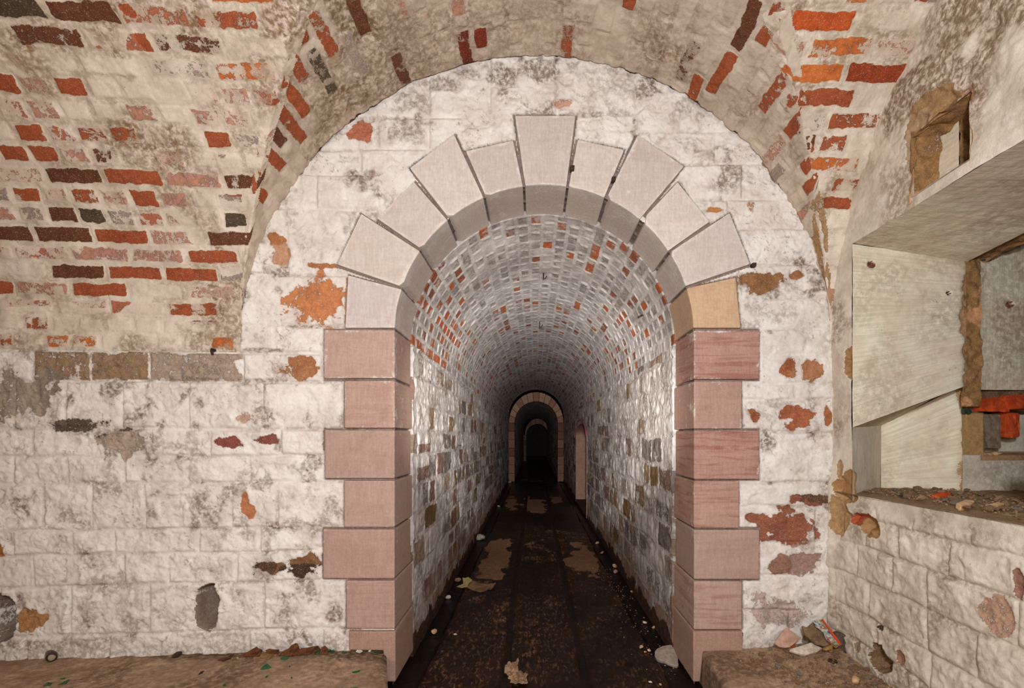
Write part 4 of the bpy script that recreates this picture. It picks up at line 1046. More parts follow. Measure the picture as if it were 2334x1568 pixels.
def slab(name, pts, p0, nrm, thick, mat, label=None, cat=None, group=None, rough=.004, seed=1, parent=None, curl=0., sub=.02):
    """flat broken piece: its outline as seen, laid on the plane through p0 with this normal"""
    r = random.Random(seed); p0, nrm = Vector(p0), Vector(nrm).normalized()
    cam = Vector((0, 0, CZ)); out = []
    n = len(pts)
    for k in range(n):
        a, b = pts[k], pts[(k + 1) % n]
        rr = Vector(ray(*a)); L = math.hypot(a[0] - b[0], a[1] - b[1]) * p0.y / F
        m = max(1, int(L / sub))
        for t in range(m):
            f = t / m; q = (a[0] + (b[0] - a[0]) * f, a[1] + (b[1] - a[1]) * f)
            rr = Vector(ray(*q)); tt = (p0 - cam).dot(nrm) / rr.dot(nrm)
            pt = cam + rr * tt
            if t: pt += Vector((r.uniform(-1, 1), r.uniform(-1, 1), r.uniform(-1, 1))) * rough
            out.append(pt)
    c = sum(out, Vector()) / len(out); base = c - nrm * thick
    if parent is not None: base = parent.location.copy()
    bm = bmesh.new(); mid = sum(((o - c).length for o in out)) / len(out)
    def cr(o): return nrm * (curl * (((o - c).length / mid) ** 2 - .6))
    top = [bm.verts.new(o + cr(o) - base) for o in out]
    bot = [bm.verts.new(o + cr(o) - nrm * thick - base + (c - o) * .04) for o in out]
    ct, cb = bm.verts.new(c - nrm * 0 + cr(c) - base + nrm * r.uniform(0, .12) * thick), bm.verts.new(c + cr(c) - nrm * thick - base)
    m = len(top)
    for k in range(m):
        j = (k + 1) % m
        bm.faces.new((top[k], top[j], ct)); bm.faces.new((bot[j], bot[k], cb)); bm.faces.new((top[j], top[k], bot[k], bot[j]))
    if thick > .006:
        bmesh.ops.recalc_face_normals(bm, faces=bm.faces)
        bmesh.ops.bevel(bm, geom=[e for e in bm.edges if e.calc_face_angle(0) > .9], offset=min(.002, thick * .2), segments=1, affect='EDGES')
    return finish(name, bm, base, M[mat], label, cat, group, parent=parent)
def conv(ox, oy, k): return lambda *pts: [(ox + x / k, oy + y / k) for x, y in pts]
def lying(name, pts, where, thick, mat, label, cat, group=None, lift=0., tilt=(0, 0), seed=1, rough=.003, curl=0., sub=.02):
    cx = sum(p[0] for p in pts) / len(pts); by = max(p[1] for p in pts); my = sum(p[1] for p in pts) / len(pts)
    p = hit(cx, by * .35 + my * .65, where); p.z += thick * .8 + lift
    return slab(name, pts, p, (tilt[0], tilt[1], 1), thick, mat, label, cat, group, rough, seed, curl=curl, sub=sub)

# --- left platform, along the foot of the wall
c2 = conv(400, 1440, 4.488); c7 = conv(0, 1300, 4.168)
Y_L = 2.10
def upright(name, pts, y, lean, thick, mat, label, cat, group=None, seed=1, yaw=0., rough=.003, parent=None, sub=.02):
    cx = sum(p[0] for p in pts) / len(pts); by = max(p[1] for p in pts)
    q = Vector(ray(cx, by)) * y + Vector((0, 0, CZ))
    return slab(name, pts, q, (yaw, -1, lean), thick, mat, label, cat, group, rough, seed, parent=parent, sub=sub)
BK = 'curled rusty bark pieces along the wall foot'
upright('bark_piece', c2((685, 235), (760, 190), (830, 150), (845, 165), (890, 185), (850, 250), (690, 256)), 2.10, 1.1, .006, 'bark', 'pointed brown bark piece just left of the tan dry leaf at the wall foot', 'bark', BK, 1)
upright('bark_piece', c2((1050, 246), (1110, 190), (1230, 115), (1252, 120), (1270, 175), (1200, 246)), 2.115, 1.0, .006, 'bark', 'tallest dark bark piece, its tip rising up against the wall foot', 'bark', BK, 2)
upright('bark_piece', c2((1180, 243), (1290, 165), (1460, 140), (1490, 185), (1350, 232)), 2.10, 1.2, .006, 'bark', 'long rusty bark piece lying right of the tallest bark piece', 'bark', BK, 3)
upright('bark_piece', c2((915, 190), (960, 172), (1060, 180), (1050, 222), (960, 222)), 2.125, 1.2, .005, 'bark', 'dark bark piece behind the tan dry leaf at the wall foot', 'bark', BK, 4)
upright('bark_piece', c2((1480, 228), (1490, 160), (1530, 140), (1560, 170), (1555, 228)), 2.105, .9, .006, 'bark', 'squarish grey-brown bark piece at the right end of the bark row', 'bark', BK, 5)
lying('bark_piece', c2((430, 290), (470, 265), (560, 255), (600, 215), (570, 265), (490, 297)), 'pl', .005, 'bark', 'flat orange-brown bark strip at the left end of the bark row', 'bark', BK, seed=6)
lying('dry_leaf', c2((795, 270), (880, 200), (1010, 230), (960, 285), (800, 300)), 'pl', .002, 'leaf', 'tan dry leaf lying in front of the bark pieces on the left ledge', 'leaf', None, .004, (0, -.35), 7, curl=.004)
lying('dry_leaf', c2((960, 250), (985, 232), (1045, 226), (1030, 250)), 'pl', .002, 'wood', 'small yellowish leaf scrap touching the right end of the tan leaf', 'leaf', None, .004, (0, -.3), 8)
rock('mud_clump', 403, 1496, 'pl', 20, 'iron', 'small dark mud clump by a floor crack on the left ledge', 'clump', None, .5, 9)
lying('black_leaf', c2((233, 437), (260, 403), (295, 397), (275, 420)), 'pl', .0015, 'black_leaf', 'small black leaf alone on the left ledge below the bark row', 'leaf', None, .002, seed=10)
GG = 'green glass shards on the left ledge'
for k, (pts, lab, lift) in enumerate([
    (c2((865, 390), (900, 345), (940, 325), (955, 335), (985, 368), (930, 380)), 'largest green glass shard with a bright glint, in front of the tan leaf', .006),
    (c2((1070, 268), (1120, 248), (1160, 270), (1120, 290), (1085, 286)), 'bright green glass shard just below the long bark piece', .003),
    (c2((978, 218), (1020, 185), (1060, 182), (1030, 225)), 'green glass shard lying over the tan leaf and bark', .012),
    (c2((1563, 196), (1573, 158), (1592, 182)), 'small green shard standing at the right end of the bark row', .006),
    (c2((1568, 200), (1600, 182), (1632, 190), (1615, 202)), 'dark shard sliver right beside the squarish bark piece', .003),
    (c2((1695, 218), (1720, 205), (1757, 208), (1735, 220)), 'dark green sliver left of the tall white shell bit', .002),
    (c2((1925, 162), (1945, 143), (1962, 155), (1945, 168)), 'green shard between the two right-hand white shell bits', .004),
    (c2((1978, 152), (1990, 140), (1998, 148)), 'tiny green shard above the rightmost white shell bit', .003),
    (c2((2025, 182), (2040, 158), (2070, 152), (2083, 170), (2075, 192)), 'round green shard nearest the right end of the left ledge', .004),
    (c2((2028, 210), (2050, 198), (2072, 205)), 'dark sliver right under the round green shard', .002),
    (c2((1805, 412), (1890, 390), (1880, 405), (1820, 418)), 'long thin green shard near the front right corner of the left ledge', .003),
    (c2((915, 465), (930, 448), (947, 440), (946, 462)), 'green shard below the largest glinting shard', .003),
    (c2((1178, 474), (1184, 460), (1197, 464), (1194, 476)), 'small round green shard in the middle of the left ledge', .002),
    (c2((1158, 360), (1165, 348), (1176, 356)), 'tiny green shard right of the largest glinting shard', .002),
    (c2((1418, 228), (1490, 185), (1470, 215), (1440, 232)), 'green sliver leaning on the long rusty bark piece', .006),
    (c2((485, 546), (500, 534), (512, 538), (500, 548)), 'small green shard near the bottom edge below the black leaf', .002),
    (c2((1790, 574), (1820, 566), (1862, 572), (1830, 580)), 'green shard on the bottom edge by the platform corner', .002),
    (c7((410, 1095), (450, 1065), (495, 1068), (480, 1085)), 'leftmost dark green shard near the bottom left corner', .003),
    (c7((550, 1088), (600, 1058), (658, 1038), (622, 1076)), 'longest green shard near the bottom left corner', .003),
    (c7((572, 1032), (612, 1018), (622, 1026), (590, 1036)), 'thin green sliver above the longest bottom left shard', .002)]):
    lying('glass_shard', pts, 'pl', .003, 'green_glass', lab, 'glass shard', GG, lift, (.1 * math.sin(k * 2.1), -.35 - .15 * math.cos(k)), 20 + k, .0008, .002, sub=.03)
WS = 'white shell bits on the left ledge'
lying('shell_bit', c2((1745, 168), (1755, 140), (1780, 135), (1788, 180), (1765, 192)), 'pl', .004, 'shell', 'tall bright white shell bit standing by the wall foot', 'shell', WS, .008, (0, -.9), 51)
lying('shell_bit', c2((1845, 200), (1860, 182), (1890, 178), (1915, 195), (1880, 215)), 'pl', .004, 'shell', 'flat whitish shell bit right of the tall white one', 'shell', WS, .002, (0, -.3), 52)
lying('shell_bit', c2((1972, 202), (1985, 172), (2001, 190), (1990, 205)), 'pl', .003, 'shell', 'smallest white shell bit next to the round green shard', 'shell', WS, .004, (0, -.5), 53)
rock('yellow_bead', 542.5, 1501.5, 'pl', 5, 'yellow_print', 'tiny yellow bead left of the tan leaf on the ledge', 'bead', None, .9, 54, 2)
# brown bottle end lying on its side
def bottle_end():
    p = hit(117, 1503, 'pl'); root = empty('bottle_end', p, 'brown broken bottle end lying on the left ledge with a pale end', 'bottle')
    prof = [(-.038, .004), (-.036, .014), (-.028, .0195), (.0, .021), (.022, .0195), (.034, .018), (.0375, .0155)]
    bm = bmesh.new(); rings = []
    for x, r in prof: rings.append([bm.verts.new((x, r * math.cos(q), r * math.sin(q))) for q in np.linspace(0, 2 * math.pi, 28, endpoint=False)])
    for a, b in zip(rings[:-1], rings[1:]):
        for k in range(28): bm.faces.new((a[k], a[(k + 1) % 28], b[(k + 1) % 28], b[k]))
    bm.faces.new(rings[0]); bm.faces.new(rings[-1])
    rot = __import__('mathutils').Matrix.Rotation(-.75, 4, 'Z')
    for v in bm.verts: v.co = rot @ v.co; v.co.z += .019
    finish('body', bm, None, M['brown_glass'], None, None, None, True, root)
    bm = bmesh.new(); bmesh.ops.create_cone(bm, cap_ends=True, segments=24, radius1=.0125, radius2=.011, depth=.003)
    r2 = __import__('mathutils').Matrix.Rotation(math.pi / 2, 4, 'Y')
    for v in bm.verts: v.co = rot @ ((r2 @ v.co) + Vector((.0385, 0, 0))); v.co.z += .019
    o = finish('end_plug', bm, None, M['grey_chip'], None, None, None, False, root); o['label'] = 'pale plug'
bottle_end()

# --- passage floor
c8 = conv(1450, 1400, 9.333); cf = conv(880, 1080, 3.071)
lying('flat_stone', c8((390, 880), (395, 790), (440, 730), (560, 670), (850, 645), (880, 680), (900, 790), (890, 1000), (905, 1060), (870, 1095), (740, 1075), (600, 1000), (430, 945)), 'f', .024, 'pale_stone', 'flat pale grey stone by the right wall at the passage mouth', 'stone', None, .012, (-.10, -.25), 61, .003)
cb = empty('cardboard_scrap', hit(1085, 1342, 'f'), 'damp brown cardboard scrap with a yellow printed corner on the passage floor', 'cardboard')
pz = hit(1090, 1338, 'f'); pz.z += .018
slab('card_sheet', cf((565, 800), (600, 755), (690, 768), (772, 768), (735, 812), (720, 800), (700, 818), (660, 832)), pz, (0, -.15, 1), .006, 'cardboard', rough=.003, seed=62, parent=cb, curl=.008)
o = slab('printed_corner', cf((492, 797), (540, 765), (535, 730), (575, 728), (602, 748), (572, 775), (575, 795), (530, 800)), pz + Vector((0, 0, .012)), (.1, -.45, 1), .003, 'yellow_print', rough=.004, seed=63, parent=cb, curl=.006); o['label'] = 'crumpled yellow-grey printed corner'
pz = hit(1185, 1545, 'f'); pz.z += .006
def crumple():
    pts = cf((830, 1400), (850, 1360), (885, 1330), (920, 1305), (945, 1318), (925, 1360), (935, 1395), (985, 1420), (1000, 1498), (930, 1490), (855, 1495), (870, 1450))
    P = [hit(x, y, 'f') for x, y in pts]; c = sum(P, Vector()) / len(P)
    lo = Vector((min(p.x for p in P), min(p.y for p in P), 0)); hi = Vector((max(p.x for p in P), max(p.y for p in P), 0))
    gx, gy = np.meshgrid(np.linspace(lo.x, hi.x, 60), np.linspace(lo.y, hi.y, 70), indexing='ij')
    poly = [(p.x, p.y) for p in P]
    ins = in_poly(gx + (fbm(gx, gy, 30, 3, 701) - .5) * .03, gy + (fbm(gx, gy, 30, 3, 702) - .5) * .04, poly)
    ridge = np.abs(fbm(gx, gy, 20, 4, 703) - .5) * 2; d1, d2, _ = cells(gx * 36, gy * 30, 9)
    h = .006 + .026 * (1 - ridge) * fbm(gx, gy, 12, 3, 704) + .014 * np.clip(d2 - d1, 0, .5)
    bm = bmesh.new(); vv = {}
    for i in range(60):
        for j in range(70): vv[i, j] = bm.verts.new((gx[i, j] - c.x, gy[i, j] - c.y, h[i, j])) if ins[i, j] else None
    for i in range(59):
        for j in range(69):
            q = [vv[i, j], vv[i + 1, j], vv[i + 1, j + 1], vv[i, j + 1]]
            if all(q): bm.faces.new(q)
    bmesh.ops.delete(bm, geom=[v for v in bm.verts if not v.link_faces], context='VERTS')
    r = bmesh.ops.extrude_face_region(bm, geom=bm.faces[:])
    for v in [g for g in r['geom'] if isinstance(g, bmesh.types.BMVert)]: v.co.z -= .004
    finish('crumpled_paper', bm, c, M['cloth'], 'crumpled pale paper on the wet floor at the bottom edge of the view', 'paper', None)
crumple()
def P3(x, y): return 880 + x / 3.071, 1080 + y / 3.071
for k, (x, y, w, mat, nm, lab, cat) in enumerate([
    (660, 462, 24, 'pale_stone', 'stone', 'rounded grey stone against the left passage wall', 'stone'),
    (437, 872, 13, 'white_flake', 'plaster_chip', 'white chip in the left gutter before the cardboard', 'chip'),
    (335, 1118, 17, 'tan_chip', 'stone', 'pale stone chip in the left gutter nearest the passage mouth', 'stone'),
    (484, 1130, 8, 'white_flake', 'plaster_chip', 'small white chip on the floor right of the pale gutter stone', 'chip'),
    (502, 752, 16, 'brown_chip', 'mud_clump', 'brown clump left of the yellow printed cardboard corner', 'clump'),
    (862, 66, 9, 'grey_chip', 'stone', 'small grey stone by the left wall far down the passage', 'stone'),
    (788, 232, 7, 'grey_chip', 'stone', 'small dark stone in the left gutter beyond the rounded stone', 'stone'),
    (1478, 490, 9, 'tan_chip', 'stone', 'small tan stone in the right gutter, farthest of that row', 'stone'),
    (1512, 560, 10, 'pink_slab', 'stone', 'pinkish stone in the right gutter before the tan one', 'stone'),
    (1600, 655, 14, 'tan_chip', 'stone', 'pale orange stone above the grey pair in the right gutter', 'stone'),
    (1605, 695, 13, 'grey_chip', 'stone', 'grey stone in the right gutter below the teal scrap', 'stone'),
    (1648, 668, 11, 'grey_stone', 'stone', 'dull stone touching the right wall beside the teal scrap', 'stone'),
    (1720, 832, 8, 'grey_chip', 'stone', 'lone grey chip halfway along the right gutter', 'stone'),
    (1872, 1080, 9, 'tan_chip', 'stone', 'bright tan pebble in the right gutter beyond the flat stone', 'stone'),
    (1785, 1220, 11, 'tan_chip', 'stone', 'round yellowish pebble left of the flat grey stone', 'stone'),
    (1840, 1245, 9, 'white_flake', 'plaster_chip', 'whitish chip touching the left end of the flat grey stone', 'chip'),
    (1812, 1250, 6, 'tan_chip', 'stone', 'tiny pebble between the yellowish pebble and flat stone', 'stone'),
    (1808, 1048, 12, 'white_flake', 'plaster_chip', 'pale sliver in the right gutter above the bright tan pebble', 'chip'),
    (2108, 1362, 12, 'pink_slab', 'plaster_chip', 'pinkish chip in the corner right below the flat grey stone', 'chip'),
    (2118, 1395, 8, 'tan_chip', 'plaster_chip', 'small tan chip under the pinkish chip by the right step', 'chip'),
    (1850, 1462, 8, 'white_flake', 'plaster_chip', 'whitish bit on the wet floor at the bottom right', 'chip'),
    (1920, 1480, 7, 'tan_chip', 'plaster_chip', 'tan bit at the bottom right beside the whitish bit', 'chip')]):
    rock(nm, *P3(x, y), 'f', w, mat, lab, cat, None, .6, 800 + k, 2, .1)
lying('plastic_scrap', cf((1600, 630), (1615, 612), (1632, 620), (1628, 640)), 'f', .003, 'teal', 'dark teal scrap in the right gutter', 'scrap', None, .006, (0, -.4), 64)

# --- right platform: the heap against the wall
cr_ = conv(1640, 1380, 5.074)
HP = 'heap of broken pieces in the corner'
upright('plaster_slab', cr_((632, 440), (680, 365), (735, 290), (770, 255), (850, 305), (950, 370), (890, 420), (820, 480), (760, 492), (690, 480)), 2.08, .55, .014, 'pink_slab', 'pinkish grey slab leaning on the wall, leftmost of the corner heap', 'slab', HP, 71, -.15)
upright('stone_slab', cr_((955, 230), (1010, 250), (1080, 190), (1130, 215), (1210, 320), (1310, 440), (1220, 475), (1130, 450), (1000, 350)), 2.06, .75, .014, 'dark_slab', 'dark brown slab leaning behind the printed carton in the corner heap', 'slab', HP, 72, .1)
ct = empty('printed_carton', hit(1905, 1474, 'pr'), 'crushed colourful printed carton with an orange edge leaning in the corner heap', 'carton')
upright('printed_panel', cr_((1075, 180), (1130, 165), (1180, 160), (1250, 255), (1330, 370), (1395, 455), (1320, 450), (1240, 400), (1200, 310), (1110, 240)), 2.045, .75, .003, 'carton', None, None, None, 73, .25, .0015, ct, .012)
o = upright('side_panel', cr_((1180, 160), (1196, 156), (1270, 250), (1350, 360), (1414, 450), (1395, 458), (1330, 372), (1250, 257)), 2.043, .7, .004, 'carton_edge', None, None, None, 74, .35, .001, ct, .012); o['label'] = 'orange-red edge of the carton'
upright('under_flap', cr_((1240, 405), (1320, 452), (1412, 452), (1345, 495), (1310, 470)), 2.05, .4, .004, 'cardboard', None, None, None, 75, 0, .001, ct, .02)
def curved_shard():
    bm = bmesh.new(); p = hit(1915, 1486, 'pr'); n = 18; g = []
    for i in range(n + 1):
        t = -.5 + i / n * 1.9; zt = .088 * math.sqrt(max(.02, 1 - ((i / n - .35) / .75) ** 2))
        col = []
        for rr in (.040, .046):
            for q in np.linspace(0, 1, 7): col.append(bm.verts.new((rr * math.sin(t) - .012, rr * math.cos(t) - .03, q * zt)))
        g.append(col)
    for a, b in zip(g[:-1], g[1:]):
        for o_ in (0, 7):
            for k in range(6): bm.faces.new((a[o_ + k], b[o_ + k], b[o_ + k + 1], a[o_ + k + 1]))
        bm.faces.new((a[6], b[6], b[13], a[13])); bm.faces.new((a[0], a[7], b[7], b[0]))
    for a in (g[0], g[-1]):
        for k in range(6): bm.faces.new((a[k], a[k + 1], a[k + 8], a[k + 7]))
    p.z -= .004
    finish('pipe_shard', bm, p, M['pipe'], 'curved dark pipe shard standing in the corner right of the printed carton', 'shard', HP, True)
curved_shard()
lying('plaster_flake', cr_((805, 515), (850, 488), (950, 460), (1060, 425), (1110, 455), (1195, 490), (1130, 532), (1060, 548), (1000, 570), (900, 545)), 'pr', .014, 'white_flake', 'large whitish plaster flake lying in front of the leaning dark slab', 'flake', HP, .03, (.05, -.55), 76, .004)
rock('rubble_stone', 1640 + 1005 / 5.074, 1380 + 436 / 5.074, 'pr', 22, 'grey_stone', 'dark chip wedged between the pinkish slab and the dark slab', 'stone', HP, .8, 77)
rock('brick_chip', 1640 + 840 / 5.074, 1380 + 480 / 5.074, 'pr', 14, 'brick_orange', 'orange brick chip under the right edge of the pinkish slab', 'brick chip', HP, .7, 78)
upright('wood_block', cr_((1225, 490), (1310, 455), (1314, 508), (1227, 524)), 2.02, .4, .02, 'wood', 'small yellowish wood block at the foot of the printed carton', 'wood', HP, 79, .1, .0005)
tube('wood_splinter', [hit(1640 + x / 5.074, 1380 + y / 5.074, 'pr') + Vector((0, 0, .006)) for x, y in ((1265, 545), (1370, 535), (1482, 522))], [.004, .005, .003], M['wood'], label='long pale splinter lying right of the wood block', category='splinter', group=HP)
def ring():
    p = hit(1640 + 1308 / 5.074, 1380 + 662 / 5.074, 'pr'); bm = bmesh.new(); rings = []
    prof = [(.016, .0), (.018, .006), (.016, .012), (.011, .013), (.010, .006), (.011, .001)]
    for r, z in prof: rings.append([bm.verts.new((r * math.cos(q), r * math.sin(q), z)) for q in np.linspace(0, 2 * math.pi, 24, endpoint=False)])
    for a, b in zip(rings, rings[1:] + rings[:1]):
        for k in range(24): bm.faces.new((a[k], a[(k + 1) % 24], b[(k + 1) % 24], b[k]))
    finish('broken_bottle', bm, p, M['brown_glass'], 'brown ring-shaped bottle remnant lying among the rubble', 'bottle', None, True)
ring()
lying('brick_lump', cr_((1755, 650), (1800, 648), (1870, 672), (1960, 735), (1930, 750), (1900, 758), (1790, 725)), 'pr', .03, 'brick_red', 'red brick lump in the hollow at the foot of the right wall', 'brick', None, .02, (.1, -.8), 81, .003)
lying('brick_lump', cr_((2090, 842), (2160, 850), (2242, 880), (2225, 930), (2120, 892)), 'pr', .03, 'brick_orange', 'orange brick lump against the right wall near the bottom edge', 'brick', None, .015, (.1, -.7), 82, .003)
rock('rubble_stone', 1640 + 1925 / 5.074, 1380 + 885 / 5.074, 'pr', 17, 'pale_stone', 'rounded pale grey stone left of the orange brick lump', 'stone', None, .7, 83)
rock('rubble_stone', 1640 + 1575 / 5.074, 1380 + 900 / 5.074, 'pr', 18, 'tan_chip', 'brightest tan stone in the rubble near the bottom edge', 'stone', None, .8, 84)
# rubble: chips big enough to tell apart, then fine gravel
r9 = random.Random(9); protos = []
for k in range(12):
    bm = rock_bm((1, .75, .55), 900 + k, 2, 10); bmesh.ops.recalc_face_normals(bm, faces=bm.faces); me = bpy.data.meshes.new('rubble_chip'); bm.to_mesh(me); bm.free(); me.materials.append(M[('brown_chip', 'tan_chip', 'grey_chip', 'brown_chip')[k % 4]]); protos.append(me)
def chips(n, area, zf, smin, smax, label, group):
    done = 0
    while done < n:
        x, y, ok = area()
        if not ok: continue
        o = bpy.data.objects.new('rubble_chip', protos[r9.randrange(12)]); COL.objects.link(o)
        s = smin + (smax - smin) * r9.random() ** 2.2
        o.location = (x, y, zf(x, y) - s * .18); o.scale = (s, s, s); o.rotation_euler = (0, 0, r9.uniform(0, 6.28))
        o['label'] = label; o['category'] = 'rubble chip'; o['group'] = group; done += 1
def area_pr():
    x, y = r9.uniform(.8, 1.335), r9.uniform(1.72, 2.16)
    dens = np.clip((x - .80 - (2.2 - y) * .18) / .30, 0, 1) ** 1.6
    dens = max(dens, .85 * (x > .92) * (y > 2.03))
    return x, y, r9.random() < dens
chips(210, area_pr, lambda x, y: zplat(x, y, 1), .007, .021, 'small earthy rubble chip in the heap spread below the right wall corner', 'rubble chips on the right platform')
def area_s():
    y = r9.uniform(YN + .03, 2.12); x = r9.uniform(RWX + .03, 1.84); return x, y, (r9.random() < .35 + (x - RWX)) and (y < 2.04 + (x - RWX) * .5)
chips(90, area_s, lambda x, y: ZSILL + .012, .007, .022, 'small flat rubble chip lying on the sill of the right wall opening', 'rubble chips on the sill')
def gravel(name, n, area, zf, label):
    V, Fc = [], []
    src = [[v.co.copy() for v in m.vertices] for m in gp]; fs = [[list(p.vertices) for p in m.polygons] for m in gp]
    k = 0
    while k < n:
        x, y, ok = area()
        if not ok: continue
        q = r9.randrange(len(gp)); s = r9.uniform(.0025, .0065); a = r9.uniform(0, 6.28); b = len(V); z = zf(x, y)
        for c in src[q]: V.append((x + s * (c.x * math.cos(a) - c.y * math.sin(a)), y + s * (c.x * math.sin(a) + c.y * math.cos(a)), z - s * .1 + s * c.z))
        for f in fs[q]: Fc.append([b + i for i in f])
        k += 1
    me = bpy.data.meshes.new(name); me.from_pydata(V, [], Fc); link(name, me, M['gravel'], None, kind='stuff', label=label, category='gravel')
gp = []
for k in range(4):
    bm = rock_bm((1, .8, .6), 950 + k, 1, 8); bmesh.ops.recalc_face_normals(bm, faces=bm.faces); me = bpy.data.meshes.new('grain'); bm.to_mesh(me); bm.free(); gp.append(me)
gravel('rubble_gravel', 1500, area_pr, lambda x, y: zplat(x, y, 1), 'fine brown gravel and grit spread on the right platform')
gravel('sill_grit', 700, area_s, lambda x, y: ZSILL + .012, 'fine grit covering the sill of the right wall opening')
def area_f():
    x = XR - abs(r9.gauss(.10, .07)); y = r9.uniform(2.25, 4.2); return x, y, x > .2 and x < XR - .015
gravel('gutter_grit', 140, area_f, zfloor, 'pale grit scattered along the right gutter of the passage')
for m in gp: bpy.data.meshes.remove(m)

# --- sill and opening in the right wall
lying('brick_chip', [(2123, 1128), (2140, 1121), (2168, 1122), (2170, 1132), (2145, 1134)], 's', .02, 'brick_orange', 'flat orange brick chip on the sill of the right opening', 'brick chip', None, .01, (0, -.5), 91)
lying('rubble_stone', [(2180, 1146), (2200, 1138), (2222, 1141), (2212, 1152), (2190, 1153)], 's', .02, 'tan_chip', 'largest pale flat stone on the sill, right of the orange chip', 'stone', None, .012, (0, -.3), 92)
lying('rubble_stone', [(2245, 1150), (2275, 1143), (2290, 1148), (2265, 1156)], 's', .016, 'tan_chip', 'long pale splinter stone farther right on the sill', 'stone', None, .012, (0, -.3), 93)
lying('black_scrap', [(2049, 1127), (2056, 1124), (2062, 1127), (2055, 1130)], 's', .006, 'black', 'black scrap at the left end of the sill', 'scrap', None, .01, (0, -.5), 94)
def yq(px, py, y): return Vector(on_y(px, py, y))
def brick_box(name, px0, py0, px1, py1, y, dep, mat, label, seed, cat='brick'):
    a, b = yq(px0, py1, y), yq(px1, py0, y); bm = bmesh.new(); bmesh.ops.create_cube(bm, size=1)
    bmesh.ops.subdivide_edges(bm, edges=bm.edges[:], cuts=5, use_grid_fill=True)
    r = random.Random(seed); w, hgt = b.x - a.x, b.z - a.z
    for v in bm.verts:
        v.co = Vector((v.co.x * w, v.co.y * dep, (v.co.z + .5) * hgt))
        nx = fbm(np.array([[v.co.x * 1.]]), np.array([[v.co.z + v.co.y * .7]]), 22, 3, seed)[0, 0] - .5
        v.co += Vector((nx * .014, (nx + r.uniform(-.08, .08)) * .02, nx * .012 + r.uniform(-.001, .001)))
    bmesh.ops.recalc_face_normals(bm, faces=bm.faces)
    bmesh.ops.bevel(bm, geom=[e for e in bm.edges if e.calc_face_angle(0) > .8], offset=.004, segments=2, affect='EDGES')
    return finish(name, bm, Vector(((a.x + b.x) / 2, y + dep / 2, a.z)), M[mat], label, cat, None)
brick_box('broken_brick', 2236, 907, 2303, 938, YE2 - .04, .12, 'brick_orange', 'bright orange brick bridging the hollow in the right opening, left one', 101)
brick_box('broken_brick', 2305, 900, 2365, 932, YE2 - .05, .12, 'brick_orange', 'orange brick at the right edge of the view beside the first one', 102)
brick_box('broken_brick', 2293, 940, 2326, 997, YE2 - .005, .10, 'brick_orange', 'upright orange brick under the two bridging bricks', 103)
brick_box('stone_block', 2240, 944, 2283, 1022, YE2 + .02, .08, 'grey_stone', 'grey mortar block in the hollow left of the upright brick', 104, 'block')
brick_box('plastic_clip', 2199, 932, 2216, 941, YE2 - .035, .02, 'teal', 'tiny dark green clip stuck in the mortar strip of the opening', 105, 'clip')
for k, (x, y, w) in enumerate(((2240, 1036, 16), (2252, 1030, 15), (2272, 1034, 22))):
    p = yq(x, y, YE2 + .03); bm = rock_bm((w * .0012, w * .001, w * .0006), 110 + k, 2); p.z = CZ - .09
    finish('rubble_stone', bm, p, M['tan_chip'], ('leftmost small stone on the inner ledge under the hollow', 'upper small stone on the inner ledge under the hollow', 'flat small stone right of the others on the inner ledge')[k], 'stone', 'stones on the inner ledge')
def pipe_end():
    a = yq(2252, 580, YJ + .02); bm = bmesh.new(); rings = []
    for x, r in ((-.018, .024), (.014, .026), (.018, .024)):
        rings.append([bm.verts.new((x + .006 * math.cos(q), r * math.sin(q) * .6, r * math.cos(q) * 1.1)) for q in np.linspace(0, 2 * math.pi, 24, endpoint=False)])
    for r0, r1 in zip(rings[:-1], rings[1:]):
        for k in range(24): bm.faces.new((r0[k], r0[(k + 1) % 24], r1[(k + 1) % 24], r1[k]))
    bm.faces.new(rings[0]); bm.faces.new(rings[-1])
    finish('pipe_end', bm, a, M['black'], 'short dark blue-black pipe end poking from the broken mortar of the opening', 'pipe', None, True)
pipe_end()
# --- small iron fixings
def peg(px, py, w, label, y=None, hgt=None):
    y = YB if y is None else y; a = yq(px, py, y); bm = bmesh.new(); bmesh.ops.create_cube(bm, size=1); k = y / F
    for v in bm.verts: v.co = Vector((v.co.x * w * k * (1.05 if v.co.z > 0 else .9), v.co.y * .03 - .004, v.co.z * (hgt or w) * k))
    bmesh.ops.bevel(bm, geom=bm.edges[:], offset=.002, segments=1, affect='EDGES')
    finish('iron_peg', bm, a, M['iron'], label, 'peg', 'iron pegs in the arch')
peg(1304, 386, 10, 'square rusty peg beside the keystone of the big arch')
peg(1398, 411, 9, 'square rusty peg in the joint right of the keystone neighbour')
peg(1716, 606, 9, 'rusty peg at the outer corner of the right arch stones')
def hook(pts, rad, label): tube('iron_hook', pts, rad, M['iron'], label=label, category='hook', group='iron hooks in the vaults')
def tv(px, py):                         # point on the passage vault seen here
    r = ray(px, py); a = r[0] ** 2 + r[2] ** 2; oz = CZ - TZ
    b = -2 * r[0] * TX + 2 * r[2] * oz; c = TX ** 2 + oz ** 2 - TR ** 2
    t = (-b + math.sqrt(b * b - 4 * a * c)) / (2 * a); return Vector((r[0] * t, t, CZ + r[2] * t))
def vhook(px, py, L, label):
    p = tv(px, py); n = Vector((TX - p.x, 0, TZ - p.z)).normalized()
    hook([p - n * .02, p + n * L * .5, p + n * L, p + n * L + Vector((L * .35, 0, .3 * L)), p + n * L * .7 + Vector((L * .5, 0, .1))] if False else [p - n * .03, p + n * L * .6, p + n * L, p + n * L * 1.05 + Vector((L * .3, 0, L * .15)), p + n * L * .8 + Vector((L * .5, 0, L * .3))], .005, label)
